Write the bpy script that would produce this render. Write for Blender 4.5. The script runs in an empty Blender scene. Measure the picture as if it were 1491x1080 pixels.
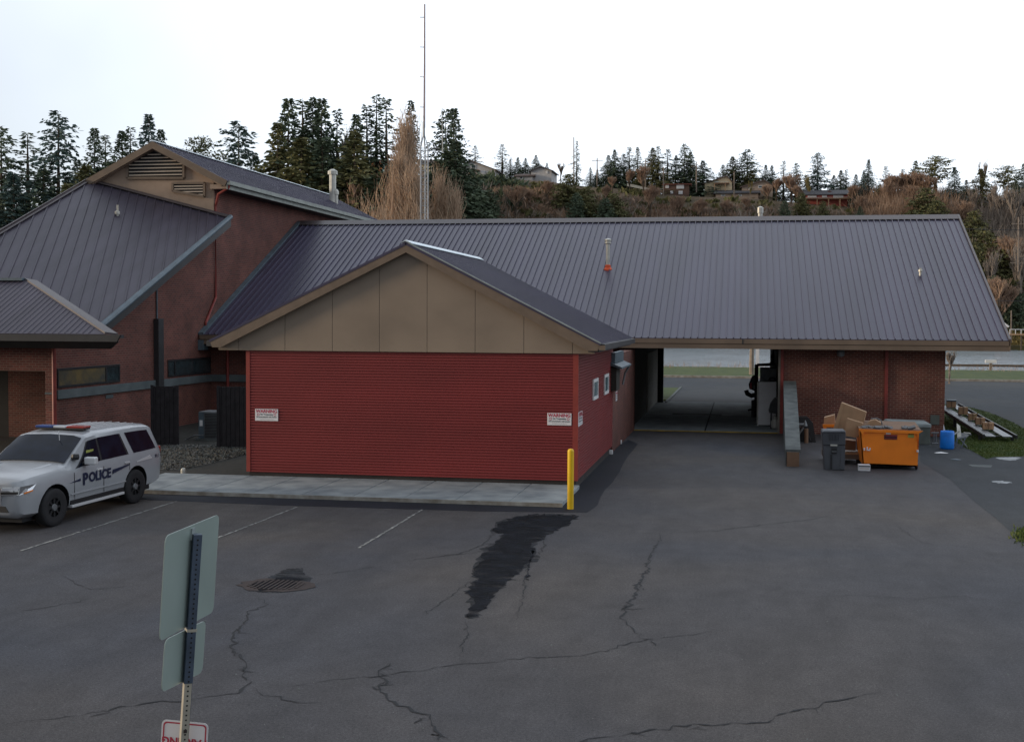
import bpy, math, random
from mathutils import Vector, Matrix
random.seed(7)
S = bpy.context.scene
COL = S.collection
R = math.radians
# ------------------------------------------------------------------ camera
FP = 1800.0; CX, CY = 745.5, 540.0; CAMZ = 4.3
th = math.atan(333 / FP); pt = math.atan(76.7 / FP); rl = 0.005
fw0 = Vector((-math.sin(th), math.cos(th), 0)); rt0 = Vector((math.cos(th), math.sin(th), 0)); up0 = Vector((0, 0, 1))
FW = fw0 * math.cos(pt) - up0 * math.sin(pt); UP1 = fw0 * math.sin(pt) + up0 * math.cos(pt)
RT = rt0 * math.cos(rl) + UP1 * math.sin(rl); UPV = UP1 * math.cos(rl) - rt0 * math.sin(rl)
CAM = Vector((0, 0, CAMZ))
def ray(px, py): return FW + RT * ((px - CX) / FP) - UPV * ((py - CY) / FP)
def P(px, py, Y):
    d = ray(px, py); return CAM + d * (Y / d.y)
def G(px, py, z=0.0):
    d = ray(px, py); return CAM + d * ((z - CAMZ) / d.z)
def PX(px, py, X):
    d = ray(px, py); return CAM + d * (X / d.x)
cam = bpy.data.cameras.new('camera'); camo = bpy.data.objects.new('camera', cam); COL.objects.link(camo)
cam.sensor_width = 36; cam.lens = FP / 1491 * 36; cam.clip_end = 4000; cam.clip_start = .05
camo.matrix_world = Matrix(((RT.x, UPV.x, -FW.x, 0), (RT.y, UPV.y, -FW.y, 0), (RT.z, UPV.z, -FW.z, CAMZ), (0, 0, 0, 1)))
S.camera = camo
# ------------------------------------------------------------------ materials
def mat(name, col, rough=.7, metal=0, noise=.12, scale=3, bump=0, bscale=40, col2=None, spec=.5, det=6, coords='Object', stretch=None):
    m = bpy.data.materials.new(name); m.use_nodes = True
    nt = m.node_tree; b = nt.nodes['Principled BSDF']
    b.inputs['Roughness'].default_value = rough; b.inputs['Metallic'].default_value = metal
    b.inputs['Specular IOR Level'].default_value = spec
    tc = nt.nodes.new('ShaderNodeTexCoord')
    n = nt.nodes.new('ShaderNodeTexNoise'); n.inputs['Scale'].default_value = scale; n.inputs['Detail'].default_value = det
    if stretch:
        mp = nt.nodes.new('ShaderNodeMapping'); mp.inputs['Scale'].default_value = stretch; nt.links.new(tc.outputs[coords], mp.inputs[0]); nt.links.new(mp.outputs[0], n.inputs['Vector'])
    else: nt.links.new(tc.outputs[coords], n.inputs['Vector'])
    r = nt.nodes.new('ShaderNodeValToRGB')
    c = Vector(col); c2 = Vector(col2) if col2 else c * (1 + noise * 2)
    c1 = c * (1 - noise * 1.6) if not col2 else c
    r.color_ramp.elements[0].position = .3; r.color_ramp.elements[1].position = .7
    r.color_ramp.elements[0].color = (*c1, 1); r.color_ramp.elements[1].color = (*c2, 1)
    nt.links.new(n.outputs['Fac'], r.inputs[0]); nt.links.new(r.outputs[0], b.inputs['Base Color'])
    if bump:
        n2 = nt.nodes.new('ShaderNodeTexNoise'); n2.inputs['Scale'].default_value = bscale; n2.inputs['Detail'].default_value = 4
        nt.links.new(tc.outputs[coords], n2.inputs['Vector'])
        bp = nt.nodes.new('ShaderNodeBump'); bp.inputs['Strength'].default_value = bump; bp.inputs['Distance'].default_value = .02
        nt.links.new(n2.outputs['Fac'], bp.inputs['Height']); nt.links.new(bp.outputs[0], b.inputs['Normal'])
    return m
def brick_mat(name, c1, c2, mortar, sc=1.0):
    m = bpy.data.materials.new(name); m.use_nodes = True; nt = m.node_tree; L = nt.links.new
    b = nt.nodes['Principled BSDF']; b.inputs['Roughness'].default_value = .85
    g = nt.nodes.new('ShaderNodeNewGeometry'); s = nt.nodes.new('ShaderNodeSeparateXYZ'); L(g.outputs['Position'], s.inputs[0])
    a = nt.nodes.new('ShaderNodeMath'); a.operation = 'ADD'; L(s.outputs[0], a.inputs[0]); L(s.outputs[1], a.inputs[1])
    c = nt.nodes.new('ShaderNodeCombineXYZ'); L(a.outputs[0], c.inputs[0]); L(s.outputs[2], c.inputs[1])
    br = nt.nodes.new('ShaderNodeTexBrick'); L(c.outputs[0], br.inputs['Vector'])
    br.inputs['Scale'].default_value = 1; br.inputs['Brick Width'].default_value = .225 * sc; br.inputs['Row Height'].default_value = .080 * sc
    br.inputs['Mortar Size'].default_value = .010 * sc; br.inputs['Mortar Smooth'].default_value = .3
    br.inputs['Color1'].default_value = (*c1, 1); br.inputs['Color2'].default_value = (*c2, 1); br.inputs['Mortar'].default_value = (*mortar, 1)
    n = nt.nodes.new('ShaderNodeTexNoise'); n.inputs['Scale'].default_value = .9; n.inputs['Detail'].default_value = 8; L(g.outputs['Position'], n.inputs['Vector'])
    mr = nt.nodes.new('ShaderNodeMapRange'); mr.inputs[1].default_value = .3; mr.inputs[2].default_value = .7; mr.inputs[3].default_value = .72; mr.inputs[4].default_value = 1.25
    L(n.outputs['Fac'], mr.inputs[0])
    mx = nt.nodes.new('ShaderNodeMix'); mx.data_type = 'RGBA'; mx.blend_type = 'MULTIPLY'; mx.inputs[0].default_value = 1
    L(br.outputs['Color'], mx.inputs[6]); L(mr.outputs[0], mx.inputs[7]); L(mx.outputs[2], b.inputs['Base Color'])
    bp = nt.nodes.new('ShaderNodeBump'); bp.inputs['Strength'].default_value = .6; bp.inputs['Distance'].default_value = .01; bp.invert = True
    L(br.outputs['Fac'], bp.inputs['Height']); L(bp.outputs[0], b.inputs['Normal'])
    return m
def asphalt_mat(name, base, blue, warm, speck=1.0, rough=.8):
    m = bpy.data.materials.new(name); m.use_nodes = True; nt = m.node_tree; L = nt.links.new
    b = nt.nodes['Principled BSDF']; b.inputs['Roughness'].default_value = rough; b.inputs['Specular IOR Level'].default_value = .22
    g = nt.nodes.new('ShaderNodeNewGeometry')
    def noise(scale, det=5, rg=.55, dist=0, sx=1):
        n = nt.nodes.new('ShaderNodeTexNoise'); n.inputs['Scale'].default_value = scale; n.inputs['Detail'].default_value = det
        n.inputs['Roughness'].default_value = rg; n.inputs['Distortion'].default_value = dist
        if sx != 1:
            mp = nt.nodes.new('ShaderNodeMapping'); mp.inputs['Scale'].default_value = (sx, 1, 1); mp.inputs['Rotation'].default_value = (0, 0, .25)
            L(g.outputs['Position'], mp.inputs[0]); L(mp.outputs[0], n.inputs['Vector'])
        else: L(g.outputs['Position'], n.inputs['Vector'])
        return n
    def ramp(src, a, bb, ca, cb):
        r = nt.nodes.new('ShaderNodeValToRGB'); r.color_ramp.elements[0].position = a; r.color_ramp.elements[1].position = bb
        r.color_ramp.elements[0].color = (*ca, 1); r.color_ramp.elements[1].color = (*cb, 1); L(src, r.inputs[0]); return r.outputs[0]
    def mul(x, y, f=1.0, mode='MULTIPLY'):
        mx = nt.nodes.new('ShaderNodeMix'); mx.data_type = 'RGBA'; mx.blend_type = mode; mx.inputs[0].default_value = f
        L(x, mx.inputs[6]); L(y, mx.inputs[7]); return mx.outputs[2]
    c = ramp(noise(.10, 4, .5, .4).outputs['Fac'], .36, .64, blue, warm)
    c = mul(c, ramp(noise(.45, 8, .65, .5, 3).outputs['Fac'], .32, .7, (.80,) * 3, (1.14,) * 3))
    c = mul(c, ramp(noise(2.2, 8, .7).outputs['Fac'], .3, .7, (.86,) * 3, (1.12,) * 3))
    c = mul(c, ramp(noise(70, 2, .8).outputs['Fac'], .3, .7, (1 - .5 * speck,) * 3, (1 + .45 * speck,) * 3))
    c = mul(c, ramp(noise(26, 5, .9).outputs['Fac'], .40, .60, (1 - .30 * speck,) * 3, (1 + .30 * speck,) * 3))
    v = nt.nodes.new('ShaderNodeTexVoronoi'); v.inputs['Scale'].default_value = 9; L(g.outputs['Position'], v.inputs['Vector'])
    sp = ramp(v.outputs['Distance'], .035, .07, (.22, .22, .21), (0, 0, 0))
    wn = ramp(v.outputs['Color'], .72, .8, (0, 0, 0), (1, 1, 1))
    c = mul(c, mul(sp, wn), speck, 'ADD')
    L(c, b.inputs['Base Color'])
    bp = nt.nodes.new('ShaderNodeBump'); bp.inputs['Strength'].default_value = .5; bp.inputs['Distance'].default_value = .006
    L(noise(90, 3, .7).outputs['Fac'], bp.inputs['Height']); L(bp.outputs[0], b.inputs['Normal'])
    return m
M = {}
M['asphalt'] = asphalt_mat('asphalt', 0, (.059, .063, .076), (.091, .081, .075))
M['asphalt_new'] = asphalt_mat('asphalt_new', 0, (.014, .018, .027), (.019, .021, .028), .35, .75)
M['asphalt_old'] = asphalt_mat('asphalt_old', 0, (.032, .038, .046), (.050, .052, .053), .8, .8)
M['stain'] = mat('stain', (.009, .011, .016), .95, noise=.3, scale=2, spec=.12)
M['stain_edge'] = mat('stain_edge', (.026, .029, .034), .9, noise=.4, scale=3, spec=.15)
for k_ in ('stain', 'stain_edge'):
    m = M[k_]; nt = m.node_tree; b = nt.nodes['Principled BSDF']; g = nt.nodes.new('ShaderNodeNewGeometry')
    mp = nt.nodes.new('ShaderNodeMapping'); mp.inputs['Scale'].default_value = (.9, 2.4, 1); mp.inputs['Rotation'].default_value = (0, 0, .3)
    n = nt.nodes.new('ShaderNodeTexNoise'); n.inputs['Scale'].default_value = 1.7; n.inputs['Detail'].default_value = 9; n.inputs['Roughness'].default_value = .7
    r = nt.nodes.new('ShaderNodeMapRange'); r.inputs[1].default_value = .38; r.inputs[2].default_value = .58; r.inputs[3].default_value = .35 if k_ == 'stain' else .1; r.inputs[4].default_value = 1
    nt.links.new(g.outputs['Position'], mp.inputs[0]); nt.links.new(mp.outputs[0], n.inputs['Vector']); nt.links.new(n.outputs['Fac'], r.inputs[0]); nt.links.new(r.outputs[0], b.inputs['Alpha'])
M['crack'] = mat('crack', (.012, .014, .018), .9)
M['paint_line'] = mat('paint_line', (.09, .095, .10), .8, noise=.5, scale=3, col2=(.36, .36, .33), coords='Object')
M['concrete'] = mat('concrete', (.17, .195, .21), .85, scale=1.6, bump=.3, bscale=60, col2=(.34, .37, .375), det=12)
M['concrete_old'] = mat('concrete_old', (.065, .075, .075), .9, scale=2.5, bump=.4, col2=(.15, .165, .16), det=10)
M['curb_edge'] = mat('curb_edge', (.22, .19, .15), .9, scale=4, col2=(.42, .40, .36))
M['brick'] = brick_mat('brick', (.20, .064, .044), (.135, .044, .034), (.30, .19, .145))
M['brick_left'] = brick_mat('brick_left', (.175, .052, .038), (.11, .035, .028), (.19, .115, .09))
M['red_siding'] = mat('red_siding', (.205, .024, .024), .5, noise=.07, scale=.7, det=10, stretch=(.5, 1, 1.6))
M['red_trim'] = mat('red_trim', (.27, .042, .03), .5, noise=.06)
M['red_pipe'] = mat('red_pipe', (.26, .042, .032), .5)
M['tan'] = mat('tan', (.25, .195, .145), .42, noise=.10, scale=.5, det=10, stretch=(1, 1, 1.6))
M['tan_board'] = mat('tan_board', (.165, .120, .085), .5, noise=.08)
M['tan_stucco'] = mat('tan_stucco', (.34, .25, .185), .8, noise=.05, bump=.2)
M['fascia'] = mat('fascia', (.17, .125, .09), .55, noise=.1, scale=1)
M['fascia_dark'] = mat('fascia_dark', (.035, .036, .038), .5, noise=.1)
M['roof'] = mat('roof', (.054, .047, .084), .38, noise=.11, scale=.35, spec=.5, det=9, stretch=(2.5, .35, .35))
M['roof_left'] = mat('roof_left', (.054, .046, .066), .5, noise=.12, scale=.8, det=9, stretch=(2.5, .4, .4))
M['roof_cap'] = mat('roof_cap', (.085, .07, .072), .4, noise=.05)
M['cap_white'] = mat('cap_white', (.62, .72, .78), .35, noise=.04)
M['gutter_green'] = mat('gutter_green', (.24, .265, .24), .5)
M['flashing'] = mat('flashing', (.095, .13, .155), .5)
M['plinth'] = mat('plinth', (.035, .030, .030), .9, scale=2)
M['dark'] = mat('dark', (.012, .012, .013), .8)
M['black'] = mat('black', (.02, .02, .022), .5)
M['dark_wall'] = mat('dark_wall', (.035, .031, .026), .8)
M['wall_panel'] = mat('wall_panel', (.20, .18, .15), .7)
M['fence_dark'] = mat('fence_dark', (.020, .017, .020), .85, noise=.25, scale=5)
M['fence_red'] = mat('fence_red', (.05, .014, .014), .8)
M['sill'] = mat('sill', (.08, .10, .105), .8, scale=1.5, col2=(.14, .165, .17))
M['glass_dark'] = mat('glass_dark', (.03, .045, .05), .08, noise=.2, spec=.8)
M['glass_blue'] = mat('glass_blue', (.05, .13, .16), .1, spec=.8)
M['glass_amber'] = mat('glass_amber', (.05, .07, .08), .2, scale=1.3, col2=(.24, .17, .07), spec=.7)
M['white'] = mat('white', (.78, .78, .78), .5, noise=.03)
M['sign_white'] = mat('sign_white', (.74, .73, .74), .45, noise=.03)
M['sign_red'] = mat('sign_red', (.45, .04, .07), .5)
M['text_dark'] = mat('text_dark', (.03, .06, .07), .6)
M['sign_back'] = mat('sign_back', (.30, .37, .34), .38, metal=.25, noise=.05, scale=2)
M['galv'] = mat('galv', (.40, .37, .30), .5, metal=.2, noise=.08, scale=8)
M['post_blue'] = mat('post_blue', (.075, .10, .14), .45, metal=.3, noise=.15, scale=8)
M['yellow'] = mat('yellow', (.85, .52, .005), .45, noise=.05, scale=4)
M['yellow_worn'] = mat('yellow_worn', (.10, .07, .02), .8, scale=1.5, col2=(.48, .31, .03), det=8)
M['orange'] = mat('orange', (.98, .25, .010), .5, noise=.05, scale=2)
M['orange_boot'] = mat('orange_boot', (.7, .09, .02), .6)
M['metal_light'] = mat('metal_light', (.50, .49, .44), .4, metal=.3)
M['metal_grey'] = mat('metal_grey', (.20, .21, .22), .45, metal=.5)
M['rust'] = mat('rust', (.036, .024, .022), .9, scale=8)
M['cardboard'] = mat('cardboard', (.42, .26, .15), .85, noise=.08, scale=3)
M['cardboard_dark'] = mat('cardboard_dark', (.22, .13, .08), .85, noise=.1)
M['bin_grey'] = mat('bin_grey', (.075, .08, .092), .55, noise=.08)
M['box_grey'] = mat('box_grey', (.115, .13, .115), .7)
M['lid_grey'] = mat('lid_grey', (.26, .30, .30), .6)
M['blue_plastic'] = mat('blue_plastic', (.004, .21, .78), .45)
M['gravel'] = mat('gravel', (.045, .042, .038), .95, scale=7, bump=1, bscale=12, col2=(.15, .14, .12), det=10)  # colour darkened to hold the shade behind the timber screens
M['mulch'] = mat('mulch', (.012, .013, .012), .95, scale=6, bump=1, bscale=20, col2=(.04, .038, .03), det=10)
M['grass'] = mat('grass', (.03, .06, .012), .95, scale=1.2, bump=.8, bscale=60, col2=(.085, .11, .02), det=12)
M['grass_blade'] = mat('grass_blade', (.04, .085, .015), .9, scale=1.5, col2=(.12, .14, .03), det=8)
M['bank'] = mat('bank', (.06, .055, .03), .95, scale=.4, col2=(.10, .11, .04), det=12)
M['hill'] = mat('hill', (.055, .05, .028), .95, scale=.06, col2=(.17, .11, .065), det=12, bump=1, bscale=.6)
M['needles_dark'] = mat('needles_dark', (.055, .085, .055), .9, scale=.5, col2=(.13, .165, .095))
M['needles_blue'] = mat('needles_blue', (.055, .09, .085), .9, scale=.5, col2=(.11, .165, .14))
M['needles_olive'] = mat('needles_olive', (.075, .088, .034), .9, scale=.5, col2=(.19, .175, .07))
M['bark'] = mat('bark', (.10, .075, .055), .95)
M['bark_pale'] = mat('bark_pale', (.26, .21, .17), .95)
M['twig_gold'] = mat('twig_gold', (.33, .225, .15), .95, scale=.3, col2=(.56, .41, .29))
M['twig_brown'] = mat('twig_brown', (.27, .175, .125), .95, scale=.25, col2=(.52, .36, .25))
M['twig_grey'] = mat('twig_grey', (.24, .20, .17), .95, scale=.25, col2=(.42, .35, .29))
M['twig_yellow'] = mat('twig_yellow', (.20, .16, .06), .95, scale=.25, col2=(.33, .26, .10))
M['tower'] = mat('tower', (.42, .44, .46), .5, metal=.2)
M['tower_red'] = mat('tower_red', (.42, .34, .34), .6)
M['slat'] = mat('slat', (.50, .42, .34), .7, noise=.03)
# water
m = mat('water', (.30, .36, .40), .16, noise=.1, scale=.05, spec=.8); M['water'] = m
nt = m.node_tree; b = nt.nodes['Principled BSDF']; g = nt.nodes.new('ShaderNodeNewGeometry'); mp = nt.nodes.new('ShaderNodeMapping'); mp.inputs['Scale'].default_value = (.25, 1, 1)
n = nt.nodes.new('ShaderNodeTexNoise'); n.inputs['Scale'].default_value = .9; n.inputs['Detail'].default_value = 5
bp = nt.nodes.new('ShaderNodeBump'); bp.inputs['Strength'].default_value = .55; bp.inputs['Distance'].default_value = .6
nt.links.new(g.outputs['Position'], mp.inputs[0]); nt.links.new(mp.outputs[0], n.inputs['Vector']); nt.links.new(n.outputs['Fac'], bp.inputs['Height']); nt.links.new(bp.outputs[0], b.inputs['Normal'])
M['puddle'] = mat('puddle', (.10, .12, .135), .35, spec=.6)  # pale base colour carries the sky's reflection
M['car_white'] = mat('car_white', (.33, .345, .365), .22, noise=.02, spec=.6)
M['car_silver'] = mat('car_silver', (.66, .67, .68), .3, metal=.2, noise=.02)
M['car_glass'] = mat('car_glass', (.006, .009, .018), .12, noise=.3, spec=.22)
M['car_black'] = mat('car_black', (.012, .013, .015), .5)
M['tyre'] = mat('tyre', (.014, .014, .016), .85)
M['chrome'] = mat('chrome', (.70, .72, .74), .15, metal=.9, noise=.02)
M['lamp_red'] = mat('lamp_red', (.26, .03, .02), .25)
M['lamp_blue'] = mat('lamp_blue', (.02, .05, .20), .25)
M['lamp_clear'] = mat('lamp_clear', (.5, .53, .58), .15)
M['amber'] = mat('amber', (.7, .2, .02), .3)
M['car_text'] = mat('car_text', (.006, .015, .05), .4)
M['text_yellow'] = mat('text_yellow', (.32, .34, .08), .6)
# ------------------------------------------------------------------ mesh helpers
def tag(o, label=None, cat=None, group=None, kind=None):
    if label: o['label'] = label
    if cat: o['category'] = cat
    if group: o['group'] = group
    if kind: o['kind'] = kind
    return o
def thing(name, label, cat, loc=(0, 0, 0), rz=0, group=None):
    o = bpy.data.objects.new(name, None); COL.objects.link(o); o.empty_display_size = .3
    o.location = loc; o.rotation_euler = (0, 0, rz); return tag(o, label, cat, group)
def origin_of(p):
    v = Vector((0, 0, 0))
    while p is not None: v += Vector(p.location); p = p.parent
    return v
class MB:
    def __init__(s): s.v = []; s.f = []; s.mi = []
    def add(s, vs, fs, mi=0):
        k = len(s.v); s.v += [tuple(v) for v in vs]; s.f += [tuple(i + k for i in f) for f in fs]; s.mi += [mi] * len(fs); return s
    def box(s, x0, x1, y0, y1, z0, z1, mi=0):
        vs = [(x, y, z) for z in (z0, z1) for y in (y0, y1) for x in (x0, x1)]
        return s.add(vs, [(0, 2, 3, 1), (4, 5, 7, 6), (0, 1, 5, 4), (2, 6, 7, 3), (0, 4, 6, 2), (1, 3, 7, 5)], mi)
    def obox(s, c, ax, ay, az, mi=0):   # centre and three half-axis vectors
        c = Vector(c); ax, ay, az = Vector(ax), Vector(ay), Vector(az)
        vs = [c + ax * i + ay * j + az * k for k in (-1, 1) for j in (-1, 1) for i in (-1, 1)]
        return s.add(vs, [(0, 2, 3, 1), (4, 5, 7, 6), (0, 1, 5, 4), (2, 6, 7, 3), (0, 4, 6, 2), (1, 3, 7, 5)], mi)
    def prism(s, pts, vec, mi=0):
        n = len(pts); vec = Vector(vec); a = [Vector(p) for p in pts]
        vs = a + [p + vec for p in a]
        return s.add(vs, [tuple(range(n - 1, -1, -1)), tuple(range(n, 2 * n))] + [(i, (i + 1) % n, (i + 1) % n + n, i + n) for i in range(n)], mi)
    def poly(s, pts, mi=0): return s.add(pts, [tuple(range(len(pts)))], mi)
    def tube(s, pts, r, n=6, r2=None, cap=True, mi=0):
        pts = [Vector(p) for p in pts]; m = len(pts); vs = []; fs = []
        for i, p in enumerate(pts):
            d = (pts[min(i + 1, m - 1)] - pts[max(i - 1, 0)]); d = d.normalized() if d.length > 1e-9 else Vector((0, 0, 1))
            a = d.cross(Vector((0, 0, 1)))
            if a.length < .05: a = d.cross(Vector((0, 1, 0)))
            a.normalize(); b = d.cross(a); rr = r if r2 is None else r + (r2 - r) * i / (m - 1)
            for k in range(n):
                t = 2 * math.pi * k / n; vs.append(p + a * (rr * math.cos(t)) + b * (rr * math.sin(t)))
        for i in range(m - 1):
            for k in range(n):
                fs.append((i * n + k, i * n + (k + 1) % n, (i + 1) * n + (k + 1) % n, (i + 1) * n + k))
        if cap: fs += [tuple(range(n - 1, -1, -1)), tuple(range((m - 1) * n, m * n))]
        return s.add(vs, fs, mi)
    def lathe(s, c, prof, n=20, mi=0):
        c = Vector(c); vs = []; fs = []
        for (r, z) in prof:
            for k in range(n):
                t = 2 * math.pi * k / n; vs.append(c + Vector((r * math.cos(t), r * math.sin(t), z)))
        for i in range(len(prof) - 1):
            for k in range(n): fs.append((i * n + k, i * n + (k + 1) % n, (i + 1) * n + (k + 1) % n, (i + 1) * n + k))
        fs += [tuple(range(n - 1, -1, -1)), tuple(range((len(prof) - 1) * n, len(prof) * n))]
        return s.add(vs, fs, mi)
    def mesh(s, name, mats, off=Vector((0, 0, 0)), smooth=False):
        me = bpy.data.meshes.new(name)
        me.from_pydata([(v[0] - off[0], v[1] - off[1], v[2] - off[2]) for v in s.v], [], s.f)
        for mm in (mats if isinstance(mats, (list, tuple)) else [mats]): me.materials.append(M[mm])
        if any(s.mi): me.polygons.foreach_set('material_index', s.mi)
        if smooth: me.polygons.foreach_set('use_smooth', [True] * len(me.polygons))
        me.update(); return me
    def build(s, name, mats, parent=None, local=False, smooth=False, bevel=0):
        off = Vector((0, 0, 0)) if (local or parent is None) else origin_of(parent)
        loc = Vector((0, 0, 0))
        if parent is None and not local and s.v:
            xs = [v[0] for v in s.v]; ys = [v[1] for v in s.v]; zs = [v[2] for v in s.v]
            loc = Vector(((min(xs) + max(xs)) / 2, (min(ys) + max(ys)) / 2, min(zs))); off = loc
        o = bpy.data.objects.new(name, s.mesh(name, mats, off, smooth)); COL.objects.link(o); o.location = loc
        if parent: o.parent = parent
        if bevel:
            md = o.modifiers.new('bevel', 'BEVEL'); md.width = bevel; md.segments = 2; md.limit_method = 'ANGLE'
        return o
def text_mb(mb, txt, size, org, right, up, bold=0.0, align='CENTER', mi=0, shear=0):
    cu = bpy.data.curves.new('t', 'FONT'); cu.body = txt; cu.size = size; cu.align_x = align; cu.align_y = 'CENTER'; cu.offset = bold; cu.shear = shear
    cu.resolution_u = 3
    o = bpy.data.objects.new('t', cu); COL.objects.link(o)
    dg = bpy.context.evaluated_depsgraph_get(); me = bpy.data.meshes.new_from_object(o.evaluated_get(dg))
    org = Vector(org); right = Vector(right).normalized(); up = Vector(up).normalized()
    mb.add([org + right * v.co.x + up * v.co.y for v in me.vertices], [tuple(p.vertices) for p in me.polygons], mi)
    bpy.data.objects.remove(o); bpy.data.curves.remove(cu); bpy.data.meshes.remove(me)
def struct(o): o['kind'] = 'structure'; return o
# ------------------------------------------------------------------ setting
def sheet(name, mt, pix, z, kind='structure'):
    pts = [G(x, y, z) for x, y in pix]
    o = MB().poly(pts).build(name, mt); tag(o, kind=kind); return o
YA = 30.9           # annex front wall
YE, YW, YR, YBE = 46.5, 47.7, 57.8, 69.1
XAR = P(840, 600, YA).x; XAL = P(361, 600, YA).x
XW = P(307, 545, YW).x           # left building's long side wall
# ground: one sheet to the river, then the river bed and hill beyond
g = MB(); g.add([(-400, -60, 0), (400, -60, 0), (400, 110, 0), (-400, 110, 0)], [(0, 1, 2, 3)])
struct(g.build('ground', 'asphalt'))
o = MB().add([(-400, 109.9, -.02), (400, 109.9, -.02), (400, 134, -1.7), (-400, 134, -1.7)], [(0, 1, 2, 3)]).build('river_bank', 'bank'); struct(o)
o = MB().add([(-600, 112, -1), (600, 112, -1), (600, 262, -1), (-600, 262, -1)], [(0, 1, 2, 3)]).build('river_water', 'water'); struct(o)
# grass strip and its kerb by the river
o = MB().box(-90, 120, 92, 110.5, -.05, .10).build('grass_verge', 'grass'); struct(o)
o = MB().box(-90, 120, 91.7, 92, -.05, .16).build('kerb', 'curb_edge'); struct(o)
# older wet asphalt to the right and behind
sheet('old_asphalt', 'asphalt_old', [(1340, 672), (1384, 698), (1418, 729), (1451, 755), (1490, 790), (1600, 870), (1900, 1060), (2600, 1060), (2600, 546), (880, 549), (880, 586), (1330, 600)], .004)
# new asphalt along the annex
strip = [(205, 727), (400, 735), (700, 744), (855, 746), (862, 741), (870, 735), (874, 724), (880, 714), (892, 702), (897, 694), (902, 687), (908, 674), (915, 663), (922, 655), (929, 646), (915, 640), (886, 654), (840, 706), (838, 712), (205, 700)]
sheet('asphalt_patch', 'asphalt_new', strip, .004)
# sidewalk
yb = G(840, 708, .1).y; yf = G(600, 725, .1).y
xl, xr = G(150, 712, .1).x, G(829, 722, .1).x
sw = MB(); n = 9
edges = [xl + (xr - xl) * i / n for i in range(n + 1)]
for i in range(n): sw.box(edges[i] + .012, edges[i + 1] - .012, yf, YA - .02, 0, .10)
sw.box(xl, xr - .02, yf + .02, YA - .03, 0, .085)
o = sw.build('sidewalk', 'concrete', bevel=.012); struct(o)
struct(MB().box(xl, xr, yf - .03, yf - .004, 0, .092).build('kerb', 'curb_edge'))
# gravel and mulch beds
bx0 = XW + .02; bx1 = XAL - .06
struct(MB().box(bx0 - 3.3, bx1, YA + .02, YW - .05, -.1, .05).build('mulch_bed', 'mulch'))
gp = [G(232, 684, .06), G(262, 683, .06), G(300, 676, .06), G(361, 660, .06), G(361, 648, .06), G(222, 646, .06), G(222, 684, .06)]
struct(MB().poly(gp).build('gravel_bed', 'gravel'))
st = MB()
for i in range(2600):
    a = random.random(); bq = random.random()
    px = 222 + 139 * a; ylo = 684 - max(0, (px - 262)) * .24; py = 648 + (ylo - 648) * bq
    c = G(px, py, .07); r = random.uniform(.02, .055)
    q = [Vector((random.uniform(-1, 1), random.uniform(-1, 1), random.uniform(-.5, .5))).normalized() * r for _ in range(4)]
    st.add([c + q[0], c + q[1], c + q[2], c + Vector((0, 0, r))], [(0, 1, 3), (1, 2, 3), (2, 0, 3)], i % 2)
tag(st.build('gravel', ['gravel', 'concrete_old']), kind='stuff')
# grass at the right of the garage
gr = [(1372, 588), (1400, 590), (1440, 600), (1475, 615), (1530, 645), (1560, 668), (1491, 664), (1447, 665), (1437, 668), (1424, 661), (1413, 655), (1404, 651), (1388, 640), (1372, 628)]
sheet('lawn', 'grass', gr, .012)
def inside(x, y, poly):
    c = False; j = len(poly) - 1
    for i in range(len(poly)):
        xi, yi = poly[i]; xj, yj = poly[j]
        if (yi > y) != (yj > y) and x < (xj - xi) * (y - yi) / (yj - yi) + xi: c = not c
        j = i
    return c
bl = MB(); k = 0
while k < 26000:
    x = random.uniform(1370, 1560); y = random.uniform(588, 668)
    if not inside(x, y, gr): continue
    c = G(x, y, .01); a = random.uniform(0, 6.28); h = random.uniform(.02, .06); w = .012
    d = Vector((math.cos(a), math.sin(a), 0)); l = Vector((random.uniform(-.04, .04), random.uniform(-.04, .04), h))
    bl.add([c - d * w, c + d * w, c + l], [(0, 1, 2)]); k += 1
for q in range(500):
    c = G(random.gauss(1490, 7), random.gauss(780, 5), .0); a = random.uniform(0, 6.28); d = Vector((math.cos(a), math.sin(a), 0))
    bl.add([c - d * .02, c + d * .02, c + Vector((random.uniform(-.05, .05), 0, random.uniform(.03, .08)))], [(0, 1, 2)])
tag(bl.build('grass', 'grass_blade'), kind='stuff')
# passage slab
X0, X1 = P(917, 560, YW).x, P(1134, 560, YW).x
sl = MB(); xm = G(1026, 628, .03).x
for xa, xb_ in ((X0, xm - .03), (xm + .03, X1)): sl.box(xa, xb_, YW - .02, 64.5, -.02, .03)
sl.box(X0, X1, YW - .02, 64.5, -.02, .012)
struct(sl.build('passage_slab', 'concrete'))
struct(MB().box(xm - .026, xm + .026, YW, 64.4, .013, .022).build('slab_joint', 'crack'))
struct(MB().box(X0 + .05, X1 - .05, 55.2, 55.35, .0, .0345).build('slab_joint', 'crack'))
struct(MB().box(X0 + .02, X1 - .02, YW - .10, YW - .03, 0, .036).build('painted_edge', 'yellow_worn'))
struct(MB().box(X0 + 1.2, X0 + 3.4, 55.6, 56.4, .031, .036).build('floor_drain', 'dark'))
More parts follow.
